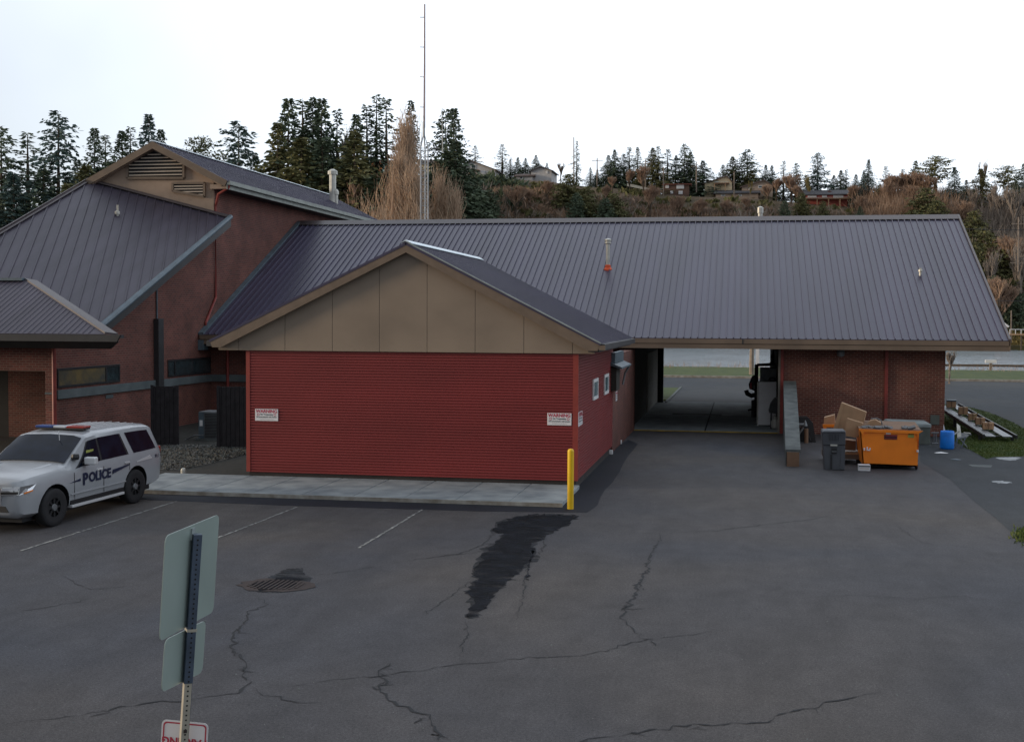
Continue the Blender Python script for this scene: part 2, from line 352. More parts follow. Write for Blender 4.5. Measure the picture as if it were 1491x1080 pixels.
# painted stall lines
def ribbon(mb, pts, w, jit=0, z=.008, taper=False):
    L = []; n = len(pts)
    for i, p in enumerate(pts):
        d = (pts[min(i + 1, n - 1)] - pts[max(i - 1, 0)]); d.z = 0
        if d.length < 1e-6: d = Vector((1, 0, 0))
        d.normalize(); nrm = Vector((-d.y, d.x, 0)); ww = w * (1 + random.uniform(-jit, jit))
        if taper: ww *= max(.15, 1 - abs(2 * i / (n - 1) - 1) ** 3)
        L.append((p + nrm * ww / 2, p - nrm * ww / 2))
    vs = []; 
    for a, b2 in L: vs += [(a.x, a.y, z), (b2.x, b2.y, z)]
    mb.add(vs, [(2 * i, 2 * i + 1, 2 * i + 3, 2 * i + 2) for i in range(n - 1)])
def wander(pix, step=.10, amp=.030):
    pts = [G(x, y) for x, y in pix]; out = []
    for a, b2 in zip(pts, pts[1:]):
        n = max(2, int((b2 - a).length / step))
        for i in range(n): out.append(a.lerp(b2, i / n) + Vector((random.gauss(0, amp), random.gauss(0, amp), 0)))
    out.append(pts[-1]); return out
for a, b2 in (((30, 802), (256, 730)), ((310, 786), (433, 738)), ((522, 798), (615, 742)), ((-90, 752), (20, 720))):
    mb = MB(); A, B = G(*a), G(*b2); t = 0
    while t < 1:
        e = min(1, t + random.uniform(.02, .10)); pts = [A.lerp(B, t + (e - t) * i / 4) + Vector((random.gauss(0, .008), 0, 0)) for i in range(5)]
        ribbon(mb, pts, .045 if a[0] > 300 else .055, .6); t = e + random.choice((0.0, .004, .012))
    struct(mb.build('stall_line', 'paint_line'))
# cracks
cr = [
 ([(372, 865), (388, 880), (358, 892), (362, 902), (345, 915), (340, 925), (338, 945), (352, 958), (358, 970), (354, 985), (362, 995), (345, 1008), (280, 1018), (215, 1022), (150, 1035), (60, 1048), (0, 1058)], .035),
 ([(362, 996), (385, 1010), (410, 1020), (470, 1024)], .02),
 ([(362, 996), (430, 998), (540, 985), (640, 970), (760, 958), (850, 955), (905, 940), (950, 930), (1020, 922), (1100, 912)], .02),
 ([(565, 965), (552, 980), (560, 992), (550, 1000), (562, 1015), (590, 1030), (620, 1042), (640, 1068), (650, 1095)], .035),
 ([(962, 776), (958, 792), (944, 812), (942, 828), (930, 850), (924, 868), (915, 880), (905, 900), (912, 910), (925, 920), (935, 930), (950, 931)], .05),
 ([(815, 770), (860, 774), (962, 776), (1040, 773), (1110, 764), (1175, 757), (1235, 745), (1242, 738)], .02),
 ([(560, 822), (480, 836), (430, 840)], .02), ([(560, 822), (620, 812), (670, 806), (700, 795), (730, 765)], .028), ([(620, 812), (700, 804), (720, 790)], .02),
 ([(610, 900), (650, 872), (680, 850), (690, 842)], .02), ([(794, 780), (790, 800), (782, 812)], .02),
 ([(772, 805), (765, 840), (762, 870), (752, 902)], .022), ([(680, 902), (676, 935), (668, 955)], .018),
 ([(790, 1095), (850, 1080), (930, 1066), (1010, 1055), (1100, 1052), (1180, 1030), (1240, 1015), (1290, 1005)], .035),
 ([(90, 838), (130, 858), (170, 855), (220, 850)], .018), ([(0, 895), (60, 885), (140, 870)], .018),
 ([(1160, 870), (1240, 866), (1330, 872), (1400, 868), (1491, 880)], .012), ([(1300, 760), (1340, 790), (1400, 800)], .012),
]
for pix, w in cr:
    mb = MB(); ribbon(mb, wander(pix), w * .75, .9, .006, True)
    if w > .03:
        for q in range(6):
            i = random.randrange(len(pix) - 1); x = pix[i][0]; y = pix[i][1]
            ribbon(mb, wander([(x, y), (x + random.uniform(-14, 14), y + random.uniform(1, 8)), (x + random.uniform(-26, 26), y + random.uniform(4, 12))], .1, .03), .018, .8, .007, True)
    struct(mb.build('asphalt_crack', 'crack'))
# wet seep running across the lot
def stain(outline, seed, amp=2.2, name='wet_stain', z=.005, mt='stain', grow=0):
    mx_ = sum(p[0] for p in outline) / len(outline); my_ = sum(p[1] for p in outline) / len(outline)
    if grow: outline = [(x + grow * (1 if x > mx_ else -1) * random.uniform(.3, 1), y + grow * .25 * (1 if y > my_ else -1)) for x, y in outline]
    rr = random.Random(seed); out = []
    n = len(outline)
    for i in range(n):
        a = outline[i]; b2 = outline[(i + 1) % n]; m_ = max(2, int(math.hypot(a[0] - b2[0], a[1] - b2[1]) / 3))
        for k in range(m_):
            t = k / m_; out.append((a[0] + (b2[0] - a[0]) * t + rr.gauss(0, amp * 1.6), a[1] + (b2[1] - a[1]) * t + rr.gauss(0, amp * .35)))
    import mathutils.geometry as mg
    pts = [G(x, y, z) for x, y in out]
    tri = mg.tessellate_polygon([pts])
    mb = MB(); mb.add(pts, [tuple(t) for t in tri]); return struct(mb.build(name, mt))
OUT = [(748, 752), (780, 748), (815, 750), (838, 752), (820, 766), (800, 776), (790, 782), (778, 790), (774, 812), (760, 830), (735, 850), (722, 862), (708, 882), (694, 896), (680, 898), (686, 880), (684, 862), (692, 845), (690, 832), (698, 815), (708, 800), (724, 790), (736, 780), (716, 772), (724, 762)]
stain(OUT, 8, 3.0, z=.005, mt='stain_edge', grow=5)
stain(OUT, 3, 2.4, z=.009)
stain([(772, 812), (776, 800), (771, 825), (768, 845), (765, 842), (768, 828)], 4, 1.5)
stain([(350, 848), (372, 846), (395, 838), (418, 828), (440, 826), (452, 845), (436, 858), (410, 862), (380, 862), (362, 858)], 6, 1.6, mt='stain_edge')
stain([(362, 850), (385, 846), (415, 838), (440, 842), (430, 854), (380, 860)], 9, 1.2, z=.009)
# sunken catch basin lid
cb = thing('catch_basin', 'rusty oval drain grate sunk in a dark hollow of the asphalt', 'drain', G(402, 850))
c = G(402, 850, .02); fr = MB(); pts = [c + Vector((math.cos(t) * .62 * random.uniform(.85, 1.1), math.sin(t) * .5 * random.uniform(.85, 1.1), -.012)) for t in [i * math.pi / 12 for i in range(24)]]
fr.poly(pts); fr.build('frame', 'rust', cb)
gt = MB()
for i in range(-5, 6):
    w = .36 * math.sqrt(max(0, 1 - (i / 6) ** 2)); gt.box(c.x + i * .08 - .016, c.x + i * .08 + .016, c.y - w, c.y + w, .010, .018)
gt.build('grate', 'rust', cb)
r5 = random.Random(55); lt = MB()
for i in range(110):
    c_ = G(r5.uniform(0, 1491), r5.uniform(745, 1080), .01); s_ = r5.uniform(.008, .022); a_ = r5.uniform(0, 3)
    u_ = Vector((math.cos(a_), math.sin(a_), 0)) * s_; v_ = Vector((-math.sin(a_), math.cos(a_), 0)) * s_ * .6
    lt.poly([c_ - u_, c_ - v_, c_ + u_ + Vector((0, 0, .01)), c_ + v_])
tag(lt.build('grit', 'concrete_old'), kind='stuff')
# puddles and small patches
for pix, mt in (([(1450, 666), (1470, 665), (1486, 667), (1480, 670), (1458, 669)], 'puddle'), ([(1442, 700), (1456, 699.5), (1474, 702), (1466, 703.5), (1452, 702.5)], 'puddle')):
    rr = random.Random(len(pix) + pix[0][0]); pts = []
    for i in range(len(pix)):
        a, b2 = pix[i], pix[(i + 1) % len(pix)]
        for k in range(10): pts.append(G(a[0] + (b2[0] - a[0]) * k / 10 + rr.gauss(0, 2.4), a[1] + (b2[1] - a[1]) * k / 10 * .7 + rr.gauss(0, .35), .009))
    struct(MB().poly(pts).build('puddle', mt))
struct(MB().poly([G(1410, 676, .008), G(1445, 677, .008), G(1443, 680, .008), G(1416, 679, .008)]).build('concrete_patch', 'concrete_old'))
# small lawn corner seen through the passage
a = G(966, 590); b2 = G(966, 566); c2 = G(988, 566)
struct(MB().box(a.x - 6, G(972, 584).x, 65.2, G(980, 566).y, -.01, .08).build('lawn', 'grass'))
struct(MB().prism([G(968, 587), G(990, 565), G(993, 565), G(971, 587)], (0, 0, .09)).build('kerb', 'concrete_old'))
# ------------------------------------------------------------------ ribbed roof sheets
def ribbed(mb, A, B, C_, D, ribdir, pitch, h=.035, w=.05):
    """Quad A,B (top left,right) D,C (bottom left,right); ribs run from the AB side down."""
    A, B, C_, D = map(Vector, (A, B, C_, D))
    nrm = (B - A).cross(D - A).normalized()
    if nrm.z < 0: nrm = -nrm
    mb.add([A, B, C_, D, A - nrm * .06, B - nrm * .06, C_ - nrm * .06, D - nrm * .06], [(0, 1, 2, 3), (7, 6, 5, 4), (0, 4, 5, 1), (1, 5, 6, 2), (2, 6, 7, 3), (3, 7, 4, 0)])
    rd = Vector(ribdir); rd = (rd - nrm * rd.dot(nrm)).normalized(); ac = nrm.cross(rd).normalized()
    if ac.dot(B - A) < 0: ac = -ac
    pts2 = [((p - A).dot(ac), (p - A).dot(rd)) for p in (A, B, C_, D)]
    lo = min(p[0] for p in pts2); hi = max(p[0] for p in pts2); t = lo + pitch * .5
    while t < hi:
        hits = []
        for i in range(4):
            (x1, y1), (x2, y2) = pts2[i], pts2[(i + 1) % 4]
            if (x1 <= t < x2) or (x2 <= t < x1): hits.append(y1 + (y2 - y1) * (t - x1) / (x2 - x1))
        if len(hits) >= 2:
            a, b2 = min(hits), max(hits)
            if b2 - a > .15:
                s_ = A + ac * t + rd * a; e_ = A + ac * t + rd * (b2 + .0)
                mb.add([s_ - ac * w / 2, s_ - ac * w / 3 + nrm * h, s_ + ac * w / 3 + nrm * h, s_ + ac * w / 2, e_ - ac * w / 2, e_ - ac * w / 3 + nrm * h, e_ + ac * w / 3 + nrm * h, e_ + ac * w / 2],
                       [(0, 4, 5, 1), (1, 5, 6, 2), (2, 6, 7, 3), (0, 1, 2, 3), (7, 6, 5, 4)])
        t += pitch
# ------------------------------------------------------------------ annex
an = thing('annex_building', 'small gabled annex with dark red corrugated siding and tan gable', 'building', (XAL, YA, 0))
zst = P(600, 511.5, YA).z; zsb = P(600, 693, YA).z
def corrug(mb, p0, dirv, length, out, z0, z1, n, d=.027):
    dirv = Vector(dirv); out = Vector(out); prof = []
    hgt = (z1 - z0) / n
    for i in range(n):
        z = z0 + i * hgt
        prof += [(d, z), (d * .9, z + hgt * .58), (0, z + hgt * .68), (0, z + hgt * .995)]
    prof.append((0, z1)); vs = []
    for o_, z in prof:
        a = Vector((p0[0], p0[1], z)) + out * o_; vs += [a, a + dirv * length]
    mb.add(vs, [(2 * i, 2 * i + 1, 2 * i + 3, 2 * i + 2) for i in range(len(prof) - 1)])
fs = MB(); corrug(fs, (XAL + .06, YA, 0), (1, 0, 0), XAR - XAL - .16, (0, -1, 0), zsb, zst, 44); fs.build('front_siding', 'red_siding', an)
YAB = 39.5
ss = MB(); corrug(ss, (XAR, YA + .03, 0), (0, 1, 0), YAB - YA, (1, 0, 0), zsb + .02, zst + .25, 46); ss.build('side_siding', 'red_siding', an)
co = MB().box(XAL + .03, XAR - .02, YA + .02, YAB, .0, zst + .3).build('wall_core', 'plinth', an)
MB().box(XAR - .1, XAR + .035, YA - .035, YA + .06, zsb, zst + .1).build('corner_trim', 'red_trim', an)
MB().box(XAL - .035, XAL + .07, YA - .035, YA + .3, zsb, zst + .1).build('corner_trim', 'red_trim', an)
YG = YA - .12; YK = YA - .34
ap = P(591, 354, YK); er = P(873.5, 500, YK); el = P(305.5, 497, YK)
za = ap.z; ze = (er.z + el.z) / 2; xa = ap.x; YRR = YK * 1.293
slope = (za - ze) / ((er.x - el.x) / 2)
pb = P(600, 512.5, YG).z
# gable panel in standing panels
gx0, gx1 = P(318, 510, YG).x, P(866, 515, YG).x
seams = [gx0] + [P(s_, 480, YG).x for s_ in (347, 415, 484, 552.5, 622, 692, 763, 834)] + [gx1]
def gz(x): return min(za - .12 - slope * abs(x - xa), 99)
gp_ = MB()
for i in range(len(seams) - 1):
    x0_, x1_ = seams[i] + .008, seams[i + 1] - .008
    top = [(x1_, YG, max(gz(x1_), pb + .01)), ]
    if x0_ < xa < x1_: top.append((xa, YG, gz(xa)))
    top.append((x0_, YG, max(gz(x0_), pb + .01)))
    gp_.prism([(x0_, YG, pb), (x1_, YG, pb)] + top, (0, .04, 0))
gp_.build('gable_panel', 'tan', an, bevel=.004)
for sx in seams[1:-1]: MB().box(sx - .012, sx + .012, YG + .012, YG + .03, pb, gz(sx) - .02).build('panel_seam', 'tan_board', an)
MB().prism([(gx0, YG + .045, pb + .02), (gx1, YG + .045, pb + .02), (xa, YG + .045, za - .2)], (0, .05, 0)).build('gable_backing', 'dark', an)
for sgn, e in ((1, er), (-1, el)):   # barge boards
    t = .21
    bb = MB(); bb.prism([(xa, YK, za), (e.x, YK, ze), (e.x - sgn * .06, YK, ze - .17), (e.x - sgn * .30, YK, ze - .17), (xa, YK, za - .235)], (0, .05, 0))
    bb.build('barge_board', 'tan_board', an)
    MB().prism([(xa, YK + .06, za - .04), (e.x - sgn * .1, YK + .06, ze - .06), (e.x - sgn * .3, YK + .06, ze - .12), (xa, YK + .06, za - .12)], (0, .2, 0)).build('soffit_trim', 'tan_board', an)
rf = MB()
up_ = .02
ribbed(rf, (xa, YK - .01, za + up_), (xa, YRR, za + up_), (er.x + .03, YRR, ze + up_), (er.x + .03, YK - .01, ze + up_), (1, 0, -.5), .3, .02)
ribbed(rf, (xa, YK - .01, za + up_), (xa, YRR, za + up_), (el.x - .03, YRR, ze + up_), (el.x - .03, YK - .01, ze + up_), (-1, 0, -.5), .3, .02)
rf.build('roof', 'roof', an)
cpm = MB(); cpm.prism([(xa - .02, YK - .02, za + .05), (xa + .16, YK - .02, za - .02), (xa + .16, YK - .02, za - .0), (xa, YK - .02, za + .085), (xa - .16, YK - .02, za)], (0, YRR - YK, 0)); cpm.build('ridge_cap', 'cap_white', an)
MB().prism([(xa + .05, YK - .025, za + .035), (er.x + .03, YK - .025, ze + .035), (er.x + .03, YK - .025, ze + .0), (xa + .05, YK - .025, za + .0)], (0, .03, 0)).build('rake_flashing', 'lid_grey', an)
MB().box(er.x - .02, er.x + .12, YK + .05, YRR, ze - .14, ze).box(er.x - .3, er.x - .02, YK + .06, YRR, ze - .2, ze - .1).build('gutter', 'fascia_dark', an)
MB().box(er.x - .03, er.x + .13, YK - .0, YK + .05, ze - .15, ze - .03).build('gutter_end', 'tan_board', an)
MB().box(el.x - .12, el.x + .02, YK + .05, YRR, ze - .14, ze).build('gutter', 'fascia_dark', an)
MB().box(XAL - .5, XAR + .5, YA + .1, YRR - .1, zst + .28, zst + .3).build('soffit', 'fascia_dark', an)
MB().prism([(el.x + .3, YRR - .2, ze - .1), (er.x - .3, YRR - .2, ze - .1), (xa, YRR - .2, za - .1)], (0, .1, 0)).build('rear_gable', 'tan', an)
for (pa, pz0, pz1) in (((861.5, 868.5), 552.5, 583), ((878, 884), 545.5, 575)):
    ya, ybq = PX(pa[0], 560, XAR).y, PX(pa[1], 560, XAR).y
    zt, zb = PX(pa[0], pz0, XAR).z, PX(pa[0], pz1, XAR).z
    w = MB(); fw_ = .09
    for bxx in ((ya, ybq, zb, zb + fw_), (ya, ybq, zt - fw_, zt), (ya, ya + fw_, zb + fw_, zt - fw_), (ybq - fw_, ybq, zb + fw_, zt - fw_)):
        w.box(XAR + .025, XAR + .06, bxx[0], bxx[1], bxx[2], bxx[3])
    fo = w.build('window', 'white', an)
    MB().box(XAR + .024, XAR + .036, ya + fw_, ybq - fw_, zb + fw_, zt - fw_).build('pane', 'glass_blue', fo)
# posted warning signs
def warn(cx_, cy_, right, out, w, h, label, name='warning_sign'):
    c = Vector(cx_); right = Vector(right); out = Vector(out); up = Vector((0, 0, 1))
    t = thing(name, label, 'sign', c - up * h / 2, group='warning signs on the red annex')
    MB().obox(c, right * w / 2, up * h / 2, out * .006).build('panel', 'sign_white', t, bevel=.01)
    tb = MB(); f = c + out * .009
    text_mb(tb, 'WARNING', w * .19, f + up * h * .30, right, up, .004); tb.build('heading', 'sign_red', t)
    tb = MB(); text_mb(tb, 'No Trespassing', w * .085, f + up * h * .04, right, up, .002)
    text_mb(tb, 'No communication with inmates', w * .066, f - up * h * .17, right, up, .002)
    tb.obox(f - up * h * .36, right * w * .3, up * h * .008, out * .001)
    tb.build('lettering', 'text_dark', t)
    for s_ in (-1, 1):
        rg = MB(); cc = f + right * (s_ * w * .36) + up * h * .03; vs = []; n = 16
        for i in range(n):
            a = i * 2 * math.pi / n
            for r in (w * .055, w * .035): vs.append(cc + right * r * math.cos(a) + up * r * math.sin(a))
        rg.add(vs, [(2 * i, 2 * ((i + 1) % n), 2 * ((i + 1) % n) + 1, 2 * i + 1) for i in range(n)])
        rg.build('red_ring', 'sign_red', t)
def mid(p1, p2): return (Vector(p1) + Vector(p2)) / 2
YS = YA - .035
a, b2 = P(371.5, 595, YS), P(405, 613, YS); warn(mid(a, b2), None, (1, 0, 0), (0, -1, 0), b2.x - a.x, a.z - b2.z, 'white warning sign at the left end of the red front wall')
a, b2 = P(797, 601, YS), P(832, 619.5, YS); warn(mid(a, b2), None, (1, 0, 0), (0, -1, 0), b2.x - a.x, a.z - b2.z, 'white warning sign beside the right front corner, above the yellow bollard')
a, b2 = PX(842, 601, XAR + .035), PX(848, 617, XAR + .035); warn(mid(a, b2), None, (0, 1, 0), (1, 0, 0), b2.y - a.y, .36, 'white warning sign on the shaded side wall near the corner')
a, b2 = PX(895, 570, XAR + .035), PX(900, 583, XAR + .035); warn(mid(a, b2), None, (0, 1, 0), (1, 0, 0), .5, .32, 'small warning sign far down the side wall past the windows')
# side wall beyond the siding belongs to the garage
# ------------------------------------------------------------------ garage building with the drive-through
ga = thing('garage_building', 'long brick garage with ribbed slate-blue metal roof and drive-through', 'building', (X0, YW, 0))
zE = P(1471.8, 495.9, YE).z; zR = P(1392, 315, YR).z
XRt = P(1471.8, 495.9, YE).x; XRr = P(1395, 315, YR).x; XR_ = (XRt + XRr) / 2
XLt = XW + .06
rf = MB(); ribbed(rf, (XLt, YR, zR), (XR_, YR, zR), (XR_, YE, zE), (XLt, YE, zE), (0, -1, -.5), .262, .05, .04)
ribbed(rf, (XLt, YR, zR), (XR_, YR, zR), (XR_, YBE, zE), (XLt, YBE, zE), (0, 1, -.5), .262, .03, .04)
rf.build('roof', 'roof', ga)
rc = MB(); rc.prism([(XLt, YR - .42, zR - .14), (XLt, YR, zR + .09), (XLt, YR + .42, zR - .14), (XLt, YR, zR + .05)], (XR_ - XLt + .02, 0, 0)); rc.build('ridge_cap', 'roof_cap', ga)
nc = MB(); x = XLt + .13
while x < XR_: nc.box(x - .09, x + .09, YR - .44, YR - .425, zR - .205, zR - .15); x += .262
nc.build('closure_strip', 'dark', ga)
zf1 = P(1300, 503, YE).z; zf2 = P(1300, 510, YE).z
MB().box(XLt, XR_, YE - .0, YE + .06, zf1 + .015, zE - .02).build('gutter', 'fascia', ga)
MB().box(XLt, XR_, YE + .03, YE + .09, zf2, zf1).build('fascia', 'fascia', ga)
for sx in (1080.5,): MB().box(P(sx, 500, YE).x, P(sx + 2, 500, YE).x, YE - .01, YE, zf1, zE - .02).build('gutter_joint', 'fascia_dark', ga)
zs = zf2 + .02
MB().box(XLt, XR_ - .03, YE + .09, YBE - .09, zs, zs + .04).build('soffit', 'dark_wall', ga)
MB().box(XLt, XR_, YBE - .08, YBE, zf2, zE - .02).build('fascia', 'fascia', ga)
MB().prism([(XR_ + .02, YE, zE + .03), (XR_ + .02, YR, zR + .05), (XR_ + .02, YBE, zE + .03), (XR_ + .02, YBE, zf2 + .02), (XR_ + .02, YE, zf2 + .02)], (-.05, 0, 0)).build('gable_end', 'fascia', ga)
MB().prism([(XR_ + .03, YE - .02, zE + .0), (XR_ + .03, YE - .02, zE + .06), (XR_ + .03, YR, zR + .09), (XR_ + .03, YR, zR + .03)], (-.08, 0, 0)).build('rake_trim', 'roof_cap', ga)
MB().prism([(XLt - .05, YE, zE + .08), (XLt - .05, YR, zR + .08), (XLt - .05, YR, zR - .02), (XLt - .05, YE, zE - .02)], (.22, 0, 0)).build('wall_flashing', 'flashing', ga)
XBR = P(1376, 560, YW).x; XBL = P(1141, 560, YW).x
MB().box(XBL, XBR, YW, 64.5, 0, zs).build('brick_wall', 'brick', ga)
MB().box(P(1288, 560, YW).x, P(1292.5, 560, YW).x, YW - .09, YW - .005, 0, zs).build('downpipe', 'red_pipe', ga)
MB().box(XBL - .12, XBL - .01, YW - .06, YW + .05, 0, zs).build('corner_post', 'red_pipe', ga)
MB().box(X1 - .03, X1 + .05, YW - .05, YW + .1, 0, zs).build('door_jamb', 'wall_panel', ga)
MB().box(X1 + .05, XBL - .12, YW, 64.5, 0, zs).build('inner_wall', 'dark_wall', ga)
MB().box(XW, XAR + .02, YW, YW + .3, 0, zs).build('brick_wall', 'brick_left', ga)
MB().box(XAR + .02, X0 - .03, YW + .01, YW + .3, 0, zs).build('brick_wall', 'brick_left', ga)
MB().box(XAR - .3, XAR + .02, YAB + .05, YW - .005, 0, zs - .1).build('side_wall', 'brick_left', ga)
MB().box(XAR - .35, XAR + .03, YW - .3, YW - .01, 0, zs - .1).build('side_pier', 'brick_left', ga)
# interior left wall of the passage: dark panel then a pale door
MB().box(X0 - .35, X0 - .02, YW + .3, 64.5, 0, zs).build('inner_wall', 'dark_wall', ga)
MB().box(X0 - .02, X0 + .03, 56.6, 63.6, .05, zs - .5).build('overhead_door', 'wall_panel', ga)
MB().box(P(958, 560, 64).x, P(966, 560, 64).x, 63.7, 64.1, 0, zs).build('door_column', 'dark', ga)
MB().box(P(914.5, 560, YW).x - .01, P(918, 560, YW).x, YW - .10, YW - .01, 0, P(917, 562, YW).z).build('door_jamb', 'fascia', ga)
# small canopy and box on the side wall under the eave
c = PX(893, 513, XAR + .05)
MB().box(XAR + .02, XAR + .14, PX(889, 520, XAR).y, PX(902, 520, XAR).y, PX(895, 527, XAR).z, PX(895, 512, XAR).z).build('meter_box', 'flashing', ga)
cy0, cy1 = PX(888, 530, XAR).y, PX(903, 530, XAR).y; zc = PX(898, 529, XAR).z
MB().prism([(XAR + .02, cy0, zc + .1), (XAR + .38, cy0, zc - .05), (XAR + .38, cy0, zc - .10), (XAR + .02, cy0, zc)], (0, cy1 - cy0, 0)).build('canopy', 'flashing', ga)
MB().box(XAR + .02, XAR + .2, cy0 + .1, cy0 + 1.2, zc - .8, zc - .06).build('utility_cabinet', 'dark_wall', ga)
MB().tube([(XAR + .34, cy1 - .3, zc - .1), (XAR + .2, cy1 - .3, zc - .35), (XAR + .12, cy1 - .3, zc - .75)], .04).build('canopy_brace', 'metal_grey', ga)
# fixtures on the roof and wall
def roofz(Y): return zE + (zR - zE) * (Y - YE) / (YR - YE)
def roof_pt(px, py):
    d = ray(px, py); k = (zR - zE) / (YR - YE)
    t = (zE - k * YE - CAMZ) / (d.z - k * d.y); return CAM + d * t
p = roof_pt(885, 391); vt = MB(); hh = (391 - 349) / 1800 * p.y
vt.lathe(p, [(.085, -.1), (.085, hh - .18)], 14); vp = vt.build('vent_pipe', 'metal_light', ga, smooth=False)
MB().lathe(p + Vector((0, 0, hh - .2)), [(.10, 0), (.14, .03), (.14, .09), (.105, .10), (.105, .13), (.15, .14), (.15, .2), (.03, .25)], 14).build('vent_cap', 'metal_light', vp)
MB().lathe(p + Vector((0, 0, -.12)), [(.22, 0), (.21, .08), (.13, .16), (.12, .26), (.09, .28)], 14).build('boot', 'orange_boot', vp)
p = roof_pt(1340, 401)
MB().lathe(p, [(.05, -.05), (.05, .14), (.09, .15), (.09, .22), (.02, .25)], 10).box(p.x - .05, p.x + .05, p.y, p.y + .05, p.z - .05, p.z + .3).build('roof_vent', 'metal_light', ga)
p = P(1107, 314, YR + 6)
MB().lathe((p.x, p.y, roofz(YR - 6) - .1), [(.11, 0), (.11, p.z - roofz(YR - 6) + .1 + .1), (.15, p.z - roofz(YR - 6) + .22), (.15, p.z - roofz(YR - 6) + .5), (.05, p.z - roofz(YR - 6) + .56)], 12).build('vent_pipe', 'metal_light', ga)
p = P(1224, 514, YW - .3)
MB().lathe(p, [(.05, .15), (.12, .12), (.15, .0), (.12, -.12), (.03, -.14)], 12).box(p.x - .05, p.x + .05, p.y, YW + .01, p.z + .05, p.z + .15).build('wall_lamp', 'metal_grey', ga)
# hydrant style wall box
p = P(1361, 611, YW); MB().box(p.x - .16, p.x + .16, YW - .05, YW - .002, p.z - .18, p.z + .18).build('wall_outlet', 'box_grey', ga)
# ------------------------------------------------------------------ tall brick building on the left
tb_ = thing('tall_brick_building', 'tall brick building with tan louvred gable and steep ribbed roofs', 'building', (XW, YW, 0))
YT = 48.0
def Yx(px, X): return PX(px, 400, X).y
YC = PX(79, 560, XW).y            # front corner with the red pipe
rg = P(336, 265, YT); apx = P(227.5, 208.5, YT)
zgt = rg.z; XOV = rg.x
YTB = YT * 1.45
ptop = P(133, 261, YT); P2 = P(335, 317, YT); XV = P2.x
Y3 = PX(140, 480, XV).y; P3 = PX(140, 480, XV)
sl_ = (apx.z - zgt) / (XOV - apx.x)
# upper side wall
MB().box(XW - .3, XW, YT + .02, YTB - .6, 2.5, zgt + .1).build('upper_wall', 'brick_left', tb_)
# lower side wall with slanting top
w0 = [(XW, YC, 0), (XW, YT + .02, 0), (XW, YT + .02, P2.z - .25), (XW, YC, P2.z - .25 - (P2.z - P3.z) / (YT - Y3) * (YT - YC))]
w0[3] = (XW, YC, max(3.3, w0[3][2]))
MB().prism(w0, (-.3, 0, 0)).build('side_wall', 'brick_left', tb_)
# tan gable face
gl = P(128, 262, YT)
gface = [P(118, 276, YT), P(312, 322, YT), P(312, 268, YT), P(228, 216, YT), P(134, 263, YT)]
def gx(px, py, dy=0): q = P(px, py, YT); return Vector((q.x, q.y + dy, q.z))
# face built around the two louvre openings (strips)
lou1 = [(185, 261), (268, 261), (268, 240), (225, 218), (185, 240)]
lou2 = [(252, 267), (299, 267), (299, 287), (252, 278)]
fb = MB()
fb.prism([P(100, 282, YT), P(325, 340, YT), P(311, 322, YT), P(311, 262, YT), P(311, 258, YT), P(227.5, 213, YT), P(120, 268, YT)], (0, .1, 0)); fb.build('gable_face', 'tan_stucco', tb_)
def louvre(pix, sl, nm='louvre'):
    dk = MB(); dk.prism([gx(x, y, -.035) for x, y in pix], (0, .03, 0)); q = dk.build(nm, 'dark', tb_)
    fr = MB(); n = len(pix); cx_ = sum(p[0] for p in pix) / n; cy_ = sum(p[1] for p in pix) / n
    for i in range(n):
        a, b2 = gx(*pix[i], -.10), gx(*pix[(i + 1) % n], -.10); d = (b2 - a).normalized(); out = Vector((d.z, 0, -d.x)); cc = gx(cx_, cy_)
        if (a - cc).dot(out) < 0: out = -out
        fr.prism([a, b2, b2 + out * .09 + d * .05, a + out * .09 - d * .05], (0, .1, 0))
    fr.build('frame', 'tan_board', q)
    sm_ = MB()
    for yy in sl:
        xs = []
        for i in range(n):
            (x1, y1), (x2, y2) = pix[i], pix[(i + 1) % n]
            if (y1 <= yy < y2) or (y2 <= yy < y1): xs.append(x1 + (x2 - x1) * (yy - y1) / (y2 - y1))
        if len(xs) >= 2:
            a, b2 = gx(min(xs) + 1, yy, -.09), gx(max(xs) - .5, yy, -.09)
            sm_.prism([a, a + Vector((0, .0, -.045)), a + Vector((0, .05, -.02)), a + Vector((0, .05, .0))], (b2.x - a.x, 0, 0))
    sm_.build('slat', 'slat', q)
louvre([(188, 258), (267, 258), (267, 239), (225, 220), (188, 239)], [225, 230, 235, 240, 245, 250, 255])
louvre([(254, 268.5), (297, 268.5), (297, 284.5), (254, 277)], [271, 275, 279, 283])
